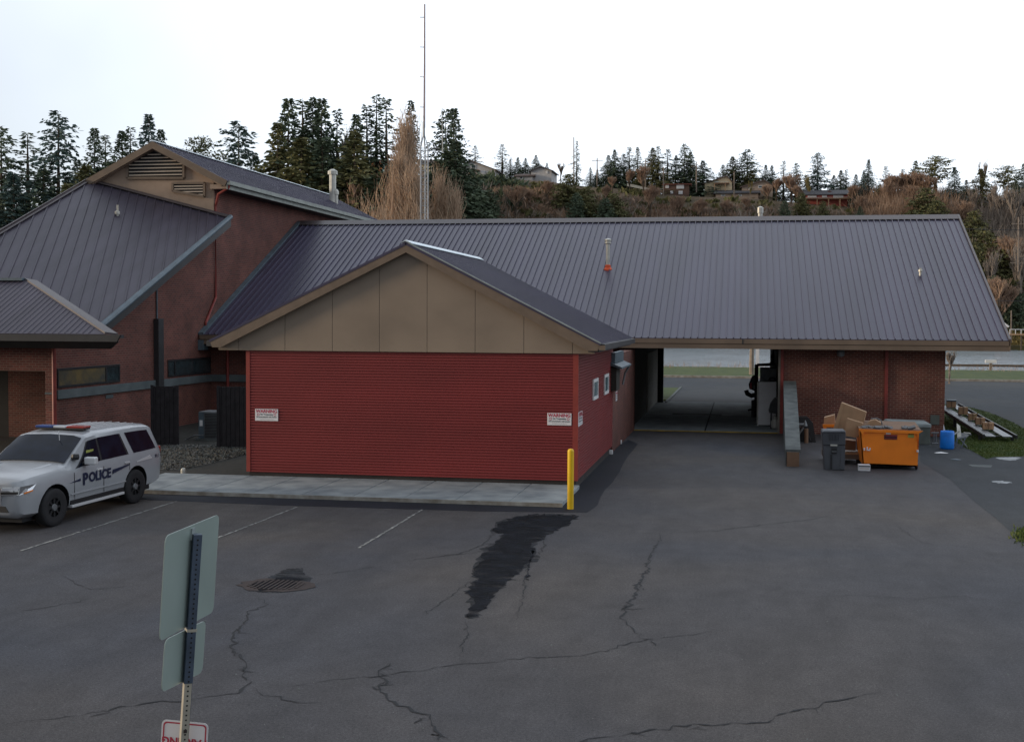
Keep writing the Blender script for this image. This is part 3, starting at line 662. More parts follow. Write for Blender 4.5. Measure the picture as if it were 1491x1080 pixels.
# roofs of the tall part
rr_ = MB(); dx = XOV - apx.x
ribbed(rr_, (apx.x, YT - .35, apx.z), (apx.x, YTB + .3, apx.z), (XOV + .05, YTB + .3, zgt), (XOV + .05, YT - .35, zgt), (1, 0, -.5), .3, .02)
LXD = 9.0
ribbed(rr_, (apx.x, YT - .35, apx.z), (apx.x, YTB + .3, apx.z), (apx.x - LXD, YTB + .3, apx.z - LXD * sl_), (apx.x - LXD, YT - .35, apx.z - LXD * sl_), (-1, 0, -.5), .3, .02)
rr_.build('upper_roof', 'roof', tb_)
MB().prism([(apx.x - .03, YT - .36, apx.z + .02), (apx.x, YT - .36, apx.z + .08), (apx.x + .15, YT - .36, apx.z + .01)], (0, YTB - YT + .6, 0)).build('ridge_cap', 'cap_white', tb_)
for sgn, ex, ez in ((1, XOV, zgt), (-1, P(118, 268, YT).x - .2, None)):
    if ez is None: ez = apx.z - sl_ * (apx.x - ex)
    MB().prism([(apx.x, YT - .36, apx.z + .02), (ex, YT - .36, ez + .02), (ex - sgn * .12, YT - .36, ez - .22), (apx.x, YT - .36, apx.z - .27)], (0, .06, 0)).build('barge_board', 'tan_board', tb_)
    MB().prism([(apx.x, YT - .29, apx.z - .02), (ex, YT - .29, ez - .02), (ex - sgn * .3, YT - .29, ez - .20), (apx.x, YT - .29, apx.z - .22)], (0, .28, 0)).build('soffit', 'tan_stucco', tb_)
MB().box(XW - .02, XOV - .08, YT - .25, YT - .01, zgt - .30, zgt - .12).build('eave_return', 'tan_stucco', tb_)
MB().box(XOV - .02, XOV + .12, YT - .34, YTB + .2, zgt - .15, zgt + .01).box(XOV - .04, XOV - .02, YT - .34, YTB + .2, zgt - .32, zgt - .12).build('gutter', 'gutter_green', tb_)
MB().box(XW - .01, XOV - .04, YT + .0, YTB + .2, zgt - .3, zgt - .27).build('soffit', 'dark_wall', tb_)
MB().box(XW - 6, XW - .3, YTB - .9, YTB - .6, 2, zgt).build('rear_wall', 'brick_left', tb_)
MB().tube([(XOV, YT - .2, zgt - .12), (XOV, YT - .2, zgt - .25), P(318, 283, YT - .1), (XW + .06, YT + .1, P(317, 300, YT).z), (XW + .06, YT + .1, PX(317, 433, XW).z), (XW + .06, YT + .0 - .9, P(301, 470, YT).z), (XW + .06, YT - .9, 3.3)], .055, 8).build('downpipe', 'red_pipe', tb_)
# chimney pipes on the upper roof
for px, yb_, yt_, r in ((484.5, 290, 249, .19), (489.5, 291, 278, .10)):
    Yp = 66; q0, q1 = P(px, yb_, Yp), P(px, yt_, Yp)
    c_ = MB(); c_.lathe(q0, [(r, -.6), (r, q1.z - q0.z - .22), (r * 1.45, q1.z - q0.z - .2), (r * 1.45, q1.z - q0.z - .02), (r * .4, q1.z - q0.z + .1)], 12); c_.build('chimney_pipe', 'metal_light', tb_)
# big ribbed roof plane in front
hipend = P(-75, 385, P(0, 340, 44.5).y - 2.2)
A_ = P(130, 263, YT - .02); B_ = P2
nrm = (B_ - A_).cross(P3 - A_).normalized()
def onplane(px, py):
    d = ray(px, py); t = (A_ - CAM).dot(nrm) / d.dot(nrm); return CAM + d * t
L1 = onplane(-90, 394); L2 = onplane(-60, 480); K1 = onplane(36, 408)
s0, s1 = onplane(200, 350), onplane(187.4, 410)
lr = MB()
low = [A_, B_, P3, onplane(36, 430), L2, L1]
# ribs clipped to polygon
def ribbed_poly(mb, poly, rd, pitch, h=.04, w=.05):
    n_ = (poly[1] - poly[0]).cross(poly[2] - poly[0]).normalized()
    if n_.z < 0: n_ = -n_
    mb.poly(poly); mb.poly([p - n_ * .05 for p in reversed(poly)])
    k = len(poly)
    for i in range(k): mb.add([poly[i], poly[(i + 1) % k], poly[(i + 1) % k] - n_ * .05, poly[i] - n_ * .05], [(0, 1, 2, 3)])
    rd = (rd - n_ * rd.dot(n_)).normalized(); ac = n_.cross(rd).normalized(); A0 = poly[0]
    q = [((p - A0).dot(ac), (p - A0).dot(rd)) for p in poly]; t = min(x for x, _ in q) + .1; hi = max(x for x, _ in q)
    while t < hi:
        hs = []
        for i in range(k):
            (x1, y1), (x2, y2) = q[i], q[(i + 1) % k]
            if (x1 <= t < x2) or (x2 <= t < x1): hs.append(y1 + (y2 - y1) * (t - x1) / (x2 - x1))
        hs.sort()
        for i in range(0, len(hs) - 1, 2):
            a, b2 = hs[i] + .05, hs[i + 1] - .05
            if b2 - a < .2: continue
            s_ = A0 + ac * t + rd * a; e_ = A0 + ac * t + rd * b2
            mb.add([s_ - ac * w / 2, s_ - ac * w / 3 + n_ * h, s_ + ac * w / 3 + n_ * h, s_ + ac * w / 2, e_ - ac * w / 2, e_ - ac * w / 3 + n_ * h, e_ + ac * w / 3 + n_ * h, e_ + ac * w / 2],
                   [(0, 4, 5, 1), (1, 5, 6, 2), (2, 6, 7, 3), (0, 1, 2, 3), (7, 6, 5, 4)])
        t += pitch
ribbed_poly(lr, low, s1 - s0, .36, .045, .06); lr.build('front_roof', 'roof_left', tb_)
nn = nrm if nrm.z > 0 else -nrm
def strip3(mb, a, b2, w, h, side):
    d = (b2 - a).normalized(); s_ = d.cross(nn).normalized() * side
    mb.prism([a + nn * h, b2 + nn * h, b2 + nn * h + s_ * w, a + nn * h + s_ * w], -nn * .07)
c_ = MB(); d_ = (B_ - A_).normalized(); c_.prism([A_ + nn * .08, B_ + nn * .08, B_ + nn * .08 - d_.cross(nn) * .0 + Vector((0, -.16, -.07)), A_ + nn * .08 + Vector((0, -.16, -.07))], (0, 0, .03)); c_.build('head_flashing', 'roof_cap', tb_)
c_ = MB(); c_.tube([B_ + Vector((.05, -.05, .03)), P3 + Vector((.05, 0, .02))], .10, 8); c_.build('verge_gutter', 'flashing', tb_)
MB().prism([P2 + Vector((-.02, 0, -.05)), P3 + Vector((-.02, 0, -.05)), P3 + Vector((-.02, 0, -.36)), P2 + Vector((-.02, 0, -.36))], (.06, 0, 0)).build('verge_board', 'fascia_dark', tb_)
hp = (L1 - A_).normalized()
c_ = MB(); c_.prism([A_ + nn * .1, L1 + nn * .1, L1 + nn * .1 + Vector((-.35, .12, -.12)), A_ + nn * .1 + Vector((-.35, .12, -.12))], (0, 0, .05)); c_.prism([A_ + nn * .06, L1 + nn * .06, L1 + nn * .06 + (s1 - s0).normalized() * .34, A_ + nn * .06 + (s1 - s0).normalized() * .34], nn * .02); c_.build('hip_cap', 'roof_cap', tb_)
MB().prism([A_, L1, L1 + Vector((-7, 3, -3.2)), A_ + Vector((-7, 3, -3.2))], (0, 0, -.1)).build('rear_slope', 'roof_left', tb_)
q = onplane(171, 314); MB().lathe(q, [(.05, -.1), (.05, .05), (.10, .06), (.10, .16), (.03, .2)], 10).box(q.x - .04, q.x + .04, q.y, q.y + .04, q.z, q.z + .42).build('roof_vent', 'metal_light', tb_)
# porch block: front wall, dark recess, roof with deep fascia
YF = YC - 1.3; zfa = P(100, 487, YF).z; zfb = P(100, 497, YF).z; zfc = P(100, 508, YF).z
XF = P(175, 485, YF).x
ck = MB(); xl_ = XW - 14
MB().prism([(xl_, YF, zfa), (XF, YF, zfa), (XF - .12, YF, zfb), (xl_, YF, zfb)], (0, .08, 0)).build('porch_gutter', 'fascia_dark', tb_)
MB().prism([(xl_, YF + .09, zfb), (XF - .14, YF + .09, zfb), (XF - .62, YF + .5, zfc), (xl_, YF + .5, zfc)], (0, .1, 0)).build('porch_fascia', 'fascia_dark', tb_)
MB().box(XW - .02, XF - .62, YF + .1, YC + .1, zfa - .12, zfa - .02).box(xl_, XW + .15, YF + .6, YC + .05, zfc, zfc + .04).build('porch_soffit', 'fascia_dark', tb_)
rdg_Y = YF + (P(20, 407, YF + 3).z - zfa) / .5
rdg_z = zfa + .5 * (rdg_Y - YF)
RL, RRr = P(-120, 407, rdg_Y), P(36, 408, rdg_Y)
pr = MB(); E1 = Vector((P(152, 484, YF).x, YF + .02, zfa + .02)); E0 = Vector((xl_, YF + .02, zfa + .02)); hE = onplane(140, 481)
ribbed_poly(pr, [Vector((xl_, rdg_Y, rdg_z)), Vector((RRr.x, rdg_Y, rdg_z)), E1, E0], Vector((0, -1, -.5)), .2, .015, .03); pr.build('porch_roof', 'roof_left', tb_)
MB().box(xl_, RRr.x, rdg_Y - .18, rdg_Y + .18, rdg_z - .02, rdg_z + .07).build('porch_ridge_cap', 'flashing', tb_)
MB().prism([Vector((RRr.x, rdg_Y, rdg_z + .07)), E1 + Vector((0, 0, .07)), E1 + Vector((.35, .15, .02)), Vector((RRr.x + .3, rdg_Y + .25, rdg_z + .0))], (0, 0, -.06)).build('valley_cap', 'roof_cap', tb_)
# front walls of the porch block (recess opening px -40..64)
zo = P(40, 540, YC).z; xo1 = P(66, 560, YC).x; xo0 = P(-90, 560, YC).x
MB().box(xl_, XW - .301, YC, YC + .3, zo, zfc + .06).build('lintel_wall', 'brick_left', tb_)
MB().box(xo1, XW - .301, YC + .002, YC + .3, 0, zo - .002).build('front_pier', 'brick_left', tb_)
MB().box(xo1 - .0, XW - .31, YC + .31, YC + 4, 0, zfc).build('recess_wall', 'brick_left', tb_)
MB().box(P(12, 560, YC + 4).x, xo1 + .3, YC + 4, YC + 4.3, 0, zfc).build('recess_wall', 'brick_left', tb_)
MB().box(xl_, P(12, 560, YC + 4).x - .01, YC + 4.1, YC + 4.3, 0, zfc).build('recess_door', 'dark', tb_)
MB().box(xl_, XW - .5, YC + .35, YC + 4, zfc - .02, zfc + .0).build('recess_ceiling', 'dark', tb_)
MB().box(P(66, 572, YC).x, P(77, 572, YC).x, YC - .03, YC - .002, P(70, 574, YC).z, P(70, 571, YC).z).build('pier_band', 'sill', tb_)
q = P(79, 515, YC)
MB().tube([(XW + .03, YC - .05, zfc), (XW + .03, YC - .05, .1)], .07, 8).build('downpipe', 'red_pipe', tb_)
# windows in the side wall
def sidewin(pa, pb_, yt, yb_, mull, gm, nm='window'):
    y0, y1 = PX(pa, 550, XW).y, PX(pb_, 550, XW).y; zt, zb = PX(pa, yt, XW).z, PX(pa, yb_, XW).z
    f = MB(); fw_ = .07
    for bx in ((y0, y1, zb, zb + fw_), (y0, y1, zt - fw_, zt), (y0, y0 + fw_, zb + fw_, zt - fw_), (y1 - fw_, y1, zb + fw_, zt - fw_)): f.box(XW + .002, XW + .03, *bx)
    ym = PX(mull, 550, XW).y; f.box(XW + .002, XW + .034, ym - .05, ym + .05, zb + fw_, zt - fw_)
    fo = f.build(nm, 'black', tb_)
    MB().box(XW + .003, XW + .012, y0 + fw_, ym - .05, zb + fw_, zt - fw_).build('pane', gm, fo)
    MB().box(XW + .003, XW + .012, ym + .05, y1 - fw_, zb + fw_, zt - fw_).build('pane', 'glass_dark', fo)
sidewin(83, 174, 536.5, 565, 154, 'glass_amber'); sidewin(244, 306, 524, 549, 254, 'glass_dark')
zt, zb = PX(83, 568, XW).z, PX(83, 581, XW).z
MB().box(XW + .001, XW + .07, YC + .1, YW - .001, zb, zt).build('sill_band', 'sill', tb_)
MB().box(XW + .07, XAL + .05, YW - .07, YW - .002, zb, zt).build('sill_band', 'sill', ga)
q0 = PX(229, 465, XW)
MB().box(XW + .002, XW + .20, PX(231, 500, XW + .2).y, PX(231, 500, XW + .2).y + .42, PX(236, 562, XW).z, PX(236, 464, XW).z).build('duct', 'fascia_dark', tb_)
yq = PX(227.5, 500, XW).y
MB().tube([(XW + .04, yq, PX(228, 415, XW).z), (XW + .04, yq, PX(228, 536, XW).z), (XW + .1, yq + .3, PX(232, 545, XW).z), (XW + .1, yq + .3, PX(232, 560, XW).z)], .035, 6).build('conduit', 'flashing', tb_)
q = PX(292, 502, XW); MB().box(XW + .002, XW + .22, q.y - .25, q.y + .25, q.z - .2, q.z + .2).build('junction_box', 'flashing', tb_)
q = PX(159, 577, XW); MB().box(XW + .001, XW + .02, q.y - .25, q.y + .25, q.z - .06, q.z + .06).build('wall_plaque', 'sill', tb_)
q = P(332, 540, YW - .06); MB().tube([(q.x, q.y - .03, zs - .05), (q.x, q.y - .03, .1)], .06, 8).build('downpipe', 'red_pipe', ga)
# dark timber screens and the AC unit between the buildings
def screen(x0, x1, y0, y1, h, label):
    t = thing('timber_screen', label, 'fence', ((x0 + x1) / 2, (y0 + y1) / 2, 0), group='dark timber screens')
    bd = MB(); n = max(3, int(max(x1 - x0, y1 - y0) / .14))
    for i in range(n):
        a, b2 = i / n, (i + .9) / n
        bd.box(x0 + (x1 - x0) * a if x1 - x0 > y1 - y0 else x0, x0 + (x1 - x0) * b2 if x1 - x0 > y1 - y0 else x1, y0 + (y1 - y0) * a if y1 - y0 >= x1 - x0 else y0, y0 + (y1 - y0) * b2 if y1 - y0 >= x1 - x0 else y1, .05, h + random.uniform(-.01, .01))
    bd.build('board_panel', 'fence_dark', t)
    MB().box(x0 - .02, x0 + .08, y0 - .03, y0 - .003, 0, h + .03).box(x1 - .08, x1 + .02, y0 - .03, y0 - .003, 0, h + .03).build('post', 'fence_dark', t)
q = G(241, 650); ysn = q.y; hz = P(240, 562, ysn).z
screen(P(221, 640, ysn).x, P(260, 640, ysn).x, ysn, ysn + .06, hz, 'dark timber screen between the patrol car and the grey condenser')
q = G(335, 652, .05); hz2 = P(335, 563, q.y).z
screen(P(317, 640, q.y).x, P(362, 640, q.y).x, q.y, q.y + .06, hz2, 'dark timber screen against the left corner of the red annex')
MB().box(P(259, 640, ysn).x + .03, P(265, 640, ysn).x, ysn - .02, ysn + .07, 0, hz + .01)
acY = G(305, 641, .05).y; ac = thing('condenser_unit', 'grey air conditioning condenser between the two dark timber screens', 'air conditioner', P(303, 641, acY))
xa0, xa1 = P(289.5, 620, acY).x, P(320, 620, acY).x; hb = P(300, 599, acY).z
MB().box(xa0, xa1, acY, acY + .8, .1, hb).build('casing', 'metal_grey', ac, bevel=.02)
sm_ = MB()
for i in range(16): sm_.box(xa0 + .22, xa1 - .03, acY - .015, acY - .003, .15 + i * (hb - .2) / 16, .15 + (i + .55) * (hb - .2) / 16)
sm_.build('coil_guard', 'fascia_dark', ac); MB().box(xa0 + .0, xa0 + .19, acY - .02, acY - .003, .12, hb - .03).build('corner_panel', 'flashing', ac)
MB().box(xa0 + .04, xa0 + .15, acY - .03, acY - .021, hb - .5, hb - .3).build('data_plate', 'white', ac)
MB().box(xa0 - .1, xa1 + .1, acY - .1, acY + .9, .05, .1).build('pad', 'concrete_old', ac)
pq = G(255, 640, .1); 
tag(MB().tube([P(268, 641, acY), P(283, 634, acY) , P(298, 633, acY)], .03).build('bent_pipe', 'metal_grey'), 'short bent grey pipe lying in front of the condenser unit', 'pipe')
q = G(267, 690, .05); tag(MB().lathe((q.x, q.y, .0), [(.07, 0), (.07, .16), (.055, .2), (.02, .22)], 10).build('vent_stub', 'metal_light'), 'short pale vent stub poking up at the gravel bed edge', 'pipe stub')
# small white downspout ends along the annex foot
for pxy, lb in (((888.5, 661), 'white splash cap at the foot of the red side wall'), ((902, 646), 'pale drain fitting at the foot of the wall near the passage')):
    q = G(*pxy); t = thing('drain_fitting', lb, 'fitting', q)
    MB().box(q.x - .08, q.x + .08, q.y - .06, q.y + .06, 0, .13).build('cap', 'white', t, bevel=.01); MB().tube([(q.x - .3, q.y, .05), (q.x - .08, q.y, .06)], .03).build('spout', 'metal_grey', t)
# ------------------------------------------------------------------ bollard
q = G(830.5, 741); bt = thing('bollard', 'bright yellow steel bollard at the end of the sidewalk', 'bollard', q)
hb_ = P(830.5, 653, q.y).z; r = .073
MB().lathe((q.x, q.y, 0), [(r, 0), (r, hb_ - .06), (r * .9, hb_ - .03), (r * .6, hb_ - .008), (.01, hb_)], 24).build('post', 'yellow', bt, smooth=False)
MB().lathe((q.x, q.y, 0), [(r + .05, 0), (r + .05, .006)], 20).build('base_ring', 'crack', bt)
# ------------------------------------------------------------------ leaning sign post in the foreground
SY = 5.9; lean = R(4.3)
top = P(287, 777, SY); sp = thing('sign_post', 'leaning perforated steel sign post with dark blue upper sleeve in the foreground', 'sign post', Vector((top.x - math.tan(lean) * top.z, SY, 0)))
ax = Vector((math.sin(lean), 0, math.cos(lean))); base = Vector(sp.location)
LEN = top.z / math.cos(lean)
def psq(mb, s0, s1, hw, mi=0, rz=R(38)):
    e1 = Vector((math.cos(rz), math.sin(rz), 0)); e1 = (e1 - ax * e1.dot(ax)).normalized(); e2 = ax.cross(e1)
    mb.obox(base + ax * (s0 + s1) / 2, e1 * hw, e2 * hw, ax * (s1 - s0) / 2, mi); return e1, e2
def sAt(py):                       # distance along the post axis for a pixel row
    lo, hi = 0, LEN
    for _ in range(40):
        m_ = (lo + hi) / 2; v = base + ax * m_ - CAM; y_ = CY - FP * v.dot(UPV) / v.dot(FW)
        if y_ > py: lo = m_
        else: hi = m_
    return lo
sS = sAt(993)
mb = MB(); e1, e2 = psq(mb, 0, sS + .02, .0195); mb.build('lower_post', 'galv', sp, bevel=.002)
mb = MB(); psq(mb, sS, LEN, .0225); mb.build('upper_sleeve', 'post_blue', sp, bevel=.002)
MB().obox(base + ax * (sS * .5) + e1 * .0203, e1 * .0005, e2 * .0185, ax * (sS * .5)).build('painted_shade_face', 'post_blue', sp)  # thin dark sheet painting shade onto one face of the lower post
hl = MB(); s_ = .02
while s_ < LEN - .01:
    hw = .0195 if s_ < sS else .0225
    for ev, ot in ((-e2, e1), (e1, e2)):
        c = base + ax * s_ + ev * (hw + .0015); vs = [c + ot * .0052 * math.cos(k * math.pi / 4) + ax * .0052 * math.sin(k * math.pi / 4) for k in range(8)]
        hl.poly(vs)
    s_ += .0254
hl.build('punched_holes', 'dark', sp)
def plate(name, label, corners_px, out_off, mt, thick=.004):
    """corners as (px,py) in the plane X = const through the post axis (leaning)"""
    t = thing(name, label, 'sign'); n_ = Vector((math.cos(lean), 0, -math.sin(lean)))
    O = base + n_ * out_off; pts = []
    for px, py in corners_px:
        d = ray(px, py); k = (O - CAM).dot(n_) / d.dot(n_); pts.append(CAM + d * k)
    c = sum(pts, Vector()) / len(pts); t.location = c
    # round the corners
    rp = []; m_ = len(pts); rad = .045
    for i in range(m_):
        p0, p1, p2 = pts[i - 1], pts[i], pts[(i + 1) % m_]; a = (p0 - p1).normalized() * rad; b2 = (p2 - p1).normalized() * rad
        for k in range(6):
            u = k / 5; rp.append((p1 + a) * (1 - u) ** 2 + p1 * 2 * u * (1 - u) + (p1 + b2) * u ** 2)
    MB().prism(rp, n_ * thick).build('panel', mt, t)
    return t, n_
plate('road_sign', 'larger grey-green sign back at the top of the leaning post', [(240, 780), (318.5, 748), (310, 890), (231, 934)], -.030, 'sign_back')
plate('road_sign', 'smaller grey-green sign back below the larger one on the post', [(239.5, 931), (299, 902), (294, 978), (234, 1008)], -.030, 'sign_back')
MB().obox(base + ax * sAt(916), e1 * .026, e2 * .026, ax * .007).build('clamp', 'galv', sp); MB().obox(base + ax * (LEN - .0) - Vector((.022, 0, 0)), (.004, 0, 0), (0, .02, 0), ax * .03).build('bracket', 'lid_grey', sp)
# upside down no-parking sign facing the camera, fixed behind the post
t = thing('no_parking_sign', 'white upside-down no parking sign with red border at the post foot', 'sign')
Cn = P(268, 1080, SY + .045); t.location = Cn
rgt = Vector((math.cos(R(8)), math.sin(R(8)), -.075)).normalized(); upv = Vector((math.sin(R(4)), -.02, 1)); upv = (upv - rgt * upv.dot(rgt)).normalized(); outv = rgt.cross(upv); 
if outv.y > 0: outv = -outv
W2 = 37.5 / 1800 * SY; topd = 34 / 1800 * SY; H = W2 * 3.0
cc = Cn + upv * (topd - H / 2)
def rrect(c, hw, hh, rad, k=6):
    out = []
    for sx, sy, a0 in ((1, 1, 0), (-1, 1, 90), (-1, -1, 180), (1, -1, 270)):
        for i in range(k + 1):
            a = R(a0 + 90 * i / k); out.append(c + rgt * (sx * (hw - rad) + rad * math.cos(a)) + upv * (sy * (hh - rad) + rad * math.sin(a)))
    return out
MB().prism(rrect(cc, W2, H / 2, .025), -outv * .002).build('panel', 'sign_white', t)
o1 = rrect(cc + outv * .0012, W2 * .93, H / 2 - W2 * .07, .02); o2 = rrect(cc + outv * .0012, W2 * .87, H / 2 - W2 * .13, .016)
mb = MB(); n = len(o1); mb.add(o1 + o2, [(i, (i + 1) % n, (i + 1) % n + n, i + n) for i in range(n)]); mb.build('border', 'sign_red', t)
mb = MB(); text_mb(mb, 'PARKING', W2 * .46, cc + upv * (H / 2 - W2 * .88) + outv * .0015, -rgt, -upv, .0022)
text_mb(mb, 'NO', W2 * .9, cc + upv * (H / 2 - W2 * 1.7) + outv * .0015, -rgt, -upv, .003); mb.build('lettering', 'sign_red', t)
MB().obox(base + ax * sAt(1062) - e2 * .022, e1 * .008, e2 * .003, ax * .008).build('bolt', 'rust', sp)
# ------------------------------------------------------------------ police SUV (local frame: x = distance behind the nose, y = left side positive, z up)
def lerp_tab(tab, x):
    if x <= tab[0][0]: return tab[0][1:]
    for a, b2 in zip(tab, tab[1:]):
        if x <= b2[0]:
            t = (x - a[0]) / (b2[0] - a[0]); return tuple(p + (q - p) * t for p, q in zip(a[1:], b2[1:]))
    return tab[-1][1:]
#       x    zb   W    zbelt  y6   z6    y7   z7    z8
ST = [(0.00, .42, .84, .90, .78, 1.00, .42, 1.03, 1.04), (0.05, .36, .91, .96, .84, 1.06, .45, 1.09, 1.10), (0.16, .31, .965, 1.0, .88, 1.10, .46, 1.14, 1.15), (0.45, .29, .995, 1.02, .89, 1.13, .48, 1.18, 1.19),
      (0.90, .28, 1.01, 1.05, .90, 1.16, .50, 1.21, 1.22), (1.35, .28, 1.02, 1.07, .90, 1.19, .52, 1.24, 1.245), (1.52, .28, 1.02, 1.10, .885, 1.215, .55, 1.26, 1.27), (1.95, .28, 1.02, 1.13, .845, 1.50, .62, 1.56, 1.58),
      (2.32, .28, 1.02, 1.15, .80, 1.73, .62, 1.80, 1.825), (2.75, .28, 1.02, 1.16, .805, 1.775, .63, 1.85, 1.875), (3.5, .28, 1.02, 1.17, .805, 1.78, .63, 1.86, 1.885), (4.3, .28, 1.01, 1.18, .80, 1.77, .62, 1.85, 1.87),
      (4.80, .31, 1.00, 1.19, .78, 1.74, .60, 1.82, 1.835), (4.92, .33, .985, 1.19, .77, 1.71, .58, 1.77, 1.78), (5.06, .36, .96, 1.18, .80, 1.42, .58, 1.46, 1.47), (5.16, .42, .90, 1.10, .80, 1.16, .45, 1.17, 1.17), (5.19, .48, .84, .95, .76, 1.05, .42, 1.06, 1.06)]
TAB = [(a, b2, c, d, e, f, g_, h, i) for a, b2, c, d, e, f, g_, h, i in ST]
xs_ = sorted(set([s_[0] for s_ in ST] + [i * .15 for i in range(35)]))
def ring(x):
    zb, W, zbt, y6, z6, y7, z7, z8 = lerp_tab(TAB, x)
    return [(0, zb), (W * .80, zb), (W * .955, zb + .09), (W * .985, zb + .30), (W, (zb + zbt) / 2 + .10), (W * .992, zbt - .10), (W * .965, zbt), (y6, z6), ((y6 + y7) / 2 + .03, z7 * .4 + z6 * .6 + .012), (y7, z7), (0, z8)]
bm = MB(); rings = []
for x in xs_:
    h = ring(x); full = [(x, y, z) for y, z in h] + [(x, -y, z) for y, z in reversed(h[1:-1])]; rings.append(full)
nr = len(rings[0]); vs = [p for r_ in rings for p in r_]
fs_ = [(i * nr + k, i * nr + (k + 1) % nr, (i + 1) * nr + (k + 1) % nr, (i + 1) * nr + k) for i in range(len(rings) - 1) for k in range(nr)]
fs_ += [tuple(range(nr - 1, -1, -1)), tuple(range((len(rings) - 1) * nr, len(rings) * nr))]
bm.add(vs, fs_)
me = bm.mesh('body', ['car_white', 'car_black'])
WX0, WX1, WR, TW = 1.00, 3.946, .405, .27
tmp = bpy.data.objects.new('tmpbody', me); COL.objects.link(tmp); cuts = []
import bmesh
bq = bmesh.new(); bq.from_mesh(me); bmesh.ops.recalc_face_normals(bq, faces=bq.faces); bq.to_mesh(me); bq.free()
for wx in (WX0, WX1):
    for sd in (1, -1):
        cy = MB(); n = 28; R_ = .485
        vs = []
        for yy in (sd * .70, sd * 1.3):
            for k in range(n):
                a = 2 * math.pi * k / n; vs.append((wx + R_ * math.cos(a), yy, .42 + R_ * math.sin(a)))
        cy.add(vs, [(k, (k + 1) % n, (k + 1) % n + n, k + n) for k in range(n)] + [tuple(range(n - 1, -1, -1)), tuple(range(n, 2 * n))])
        cm = cy.mesh('cut', ['car_black']); b_ = bmesh.new(); b_.from_mesh(cm); bmesh.ops.recalc_face_normals(b_, faces=b_.faces); b_.to_mesh(cm); b_.free()
        co_ = bpy.data.objects.new('cut', cm); COL.objects.link(co_); cuts.append(co_)
        md = tmp.modifiers.new('b', 'BOOLEAN'); md.object = co_; md.operation = 'DIFFERENCE'; md.solver = 'EXACT'
        md.material_mode = 'TRANSFER'
dg = bpy.context.evaluated_depsgraph_get(); bmesh_ = bpy.data.meshes.new_from_object(tmp.evaluated_get(dg)); bmesh_.name = 'car_body'
for o_ in cuts + [tmp]: bpy.data.objects.remove(o_)
# vehicle placement: measured from the two near-side tyre contacts
gr_, gf_ = G(199, 731.7), G(76, 766.9)
dirv = (gr_ - gf_).normalized(); midp = (gr_ + gf_) / 2
lat = Vector((dirv.y, -dirv.x, 0))              # points to +X side (visible side)
CSX = 1.11
car_or = midp - dirv * ((WX0 + WX1) / 2 * CSX) - lat * .97
rzc = math.atan2(dirv.y, dirv.x)
suv = thing('police_suv', 'silver white police SUV with light bar parked beside the sidewalk', 'police car', car_or, rzc)
suv.scale = (CSX, 1, .965)
body = bpy.data.objects.new('body', bmesh_); COL.objects.link(body); body.parent = suv
for p_ in bmesh_.polygons: p_.use_smooth = True
try:
    bmesh_.set_sharp_from_angle(angle=R(38))
except Exception: pass
SG = -1     # visible side in local y (x back, lateral): chosen so that +lat is the visible side
def V(x, y, z): return Vector((x, y, z))
def sidept(x, t, off=.006, sd=1):
    h = ring(x); (y0, z0), (y1, z1) = h[6], h[7]; y = y0 + (y1 - y0) * t; z = z0 + (z1 - z0) * t
    n_ = Vector((0, z1 - z0, -(y1 - y0))).normalized(); return V(x, sd * (y + n_.y * off), z + n_.z * off)
def sidegrid(poly_bot, poly_top, sd, off=.007, n=8):
    mb_ = MB(); vs = []
    for i in range(n + 1):
        u = i / n; xb = poly_bot[0] + (poly_bot[1] - poly_bot[0]) * u; xt = poly_top[0] + (poly_top[1] - poly_top[0]) * u
        for j in range(5):
            v_ = j / 4; t0, t1 = (.06, .88)
            vs.append(sidept(xb + (xt - xb) * v_, t0 + (t1 - t0) * v_, off, sd))
    f_ = [(i * 5 + j, (i + 1) * 5 + j, (i + 1) * 5 + j + 1, i * 5 + j + 1) for i in range(n) for j in range(4)]
    mb_.add(vs, f_); return mb_
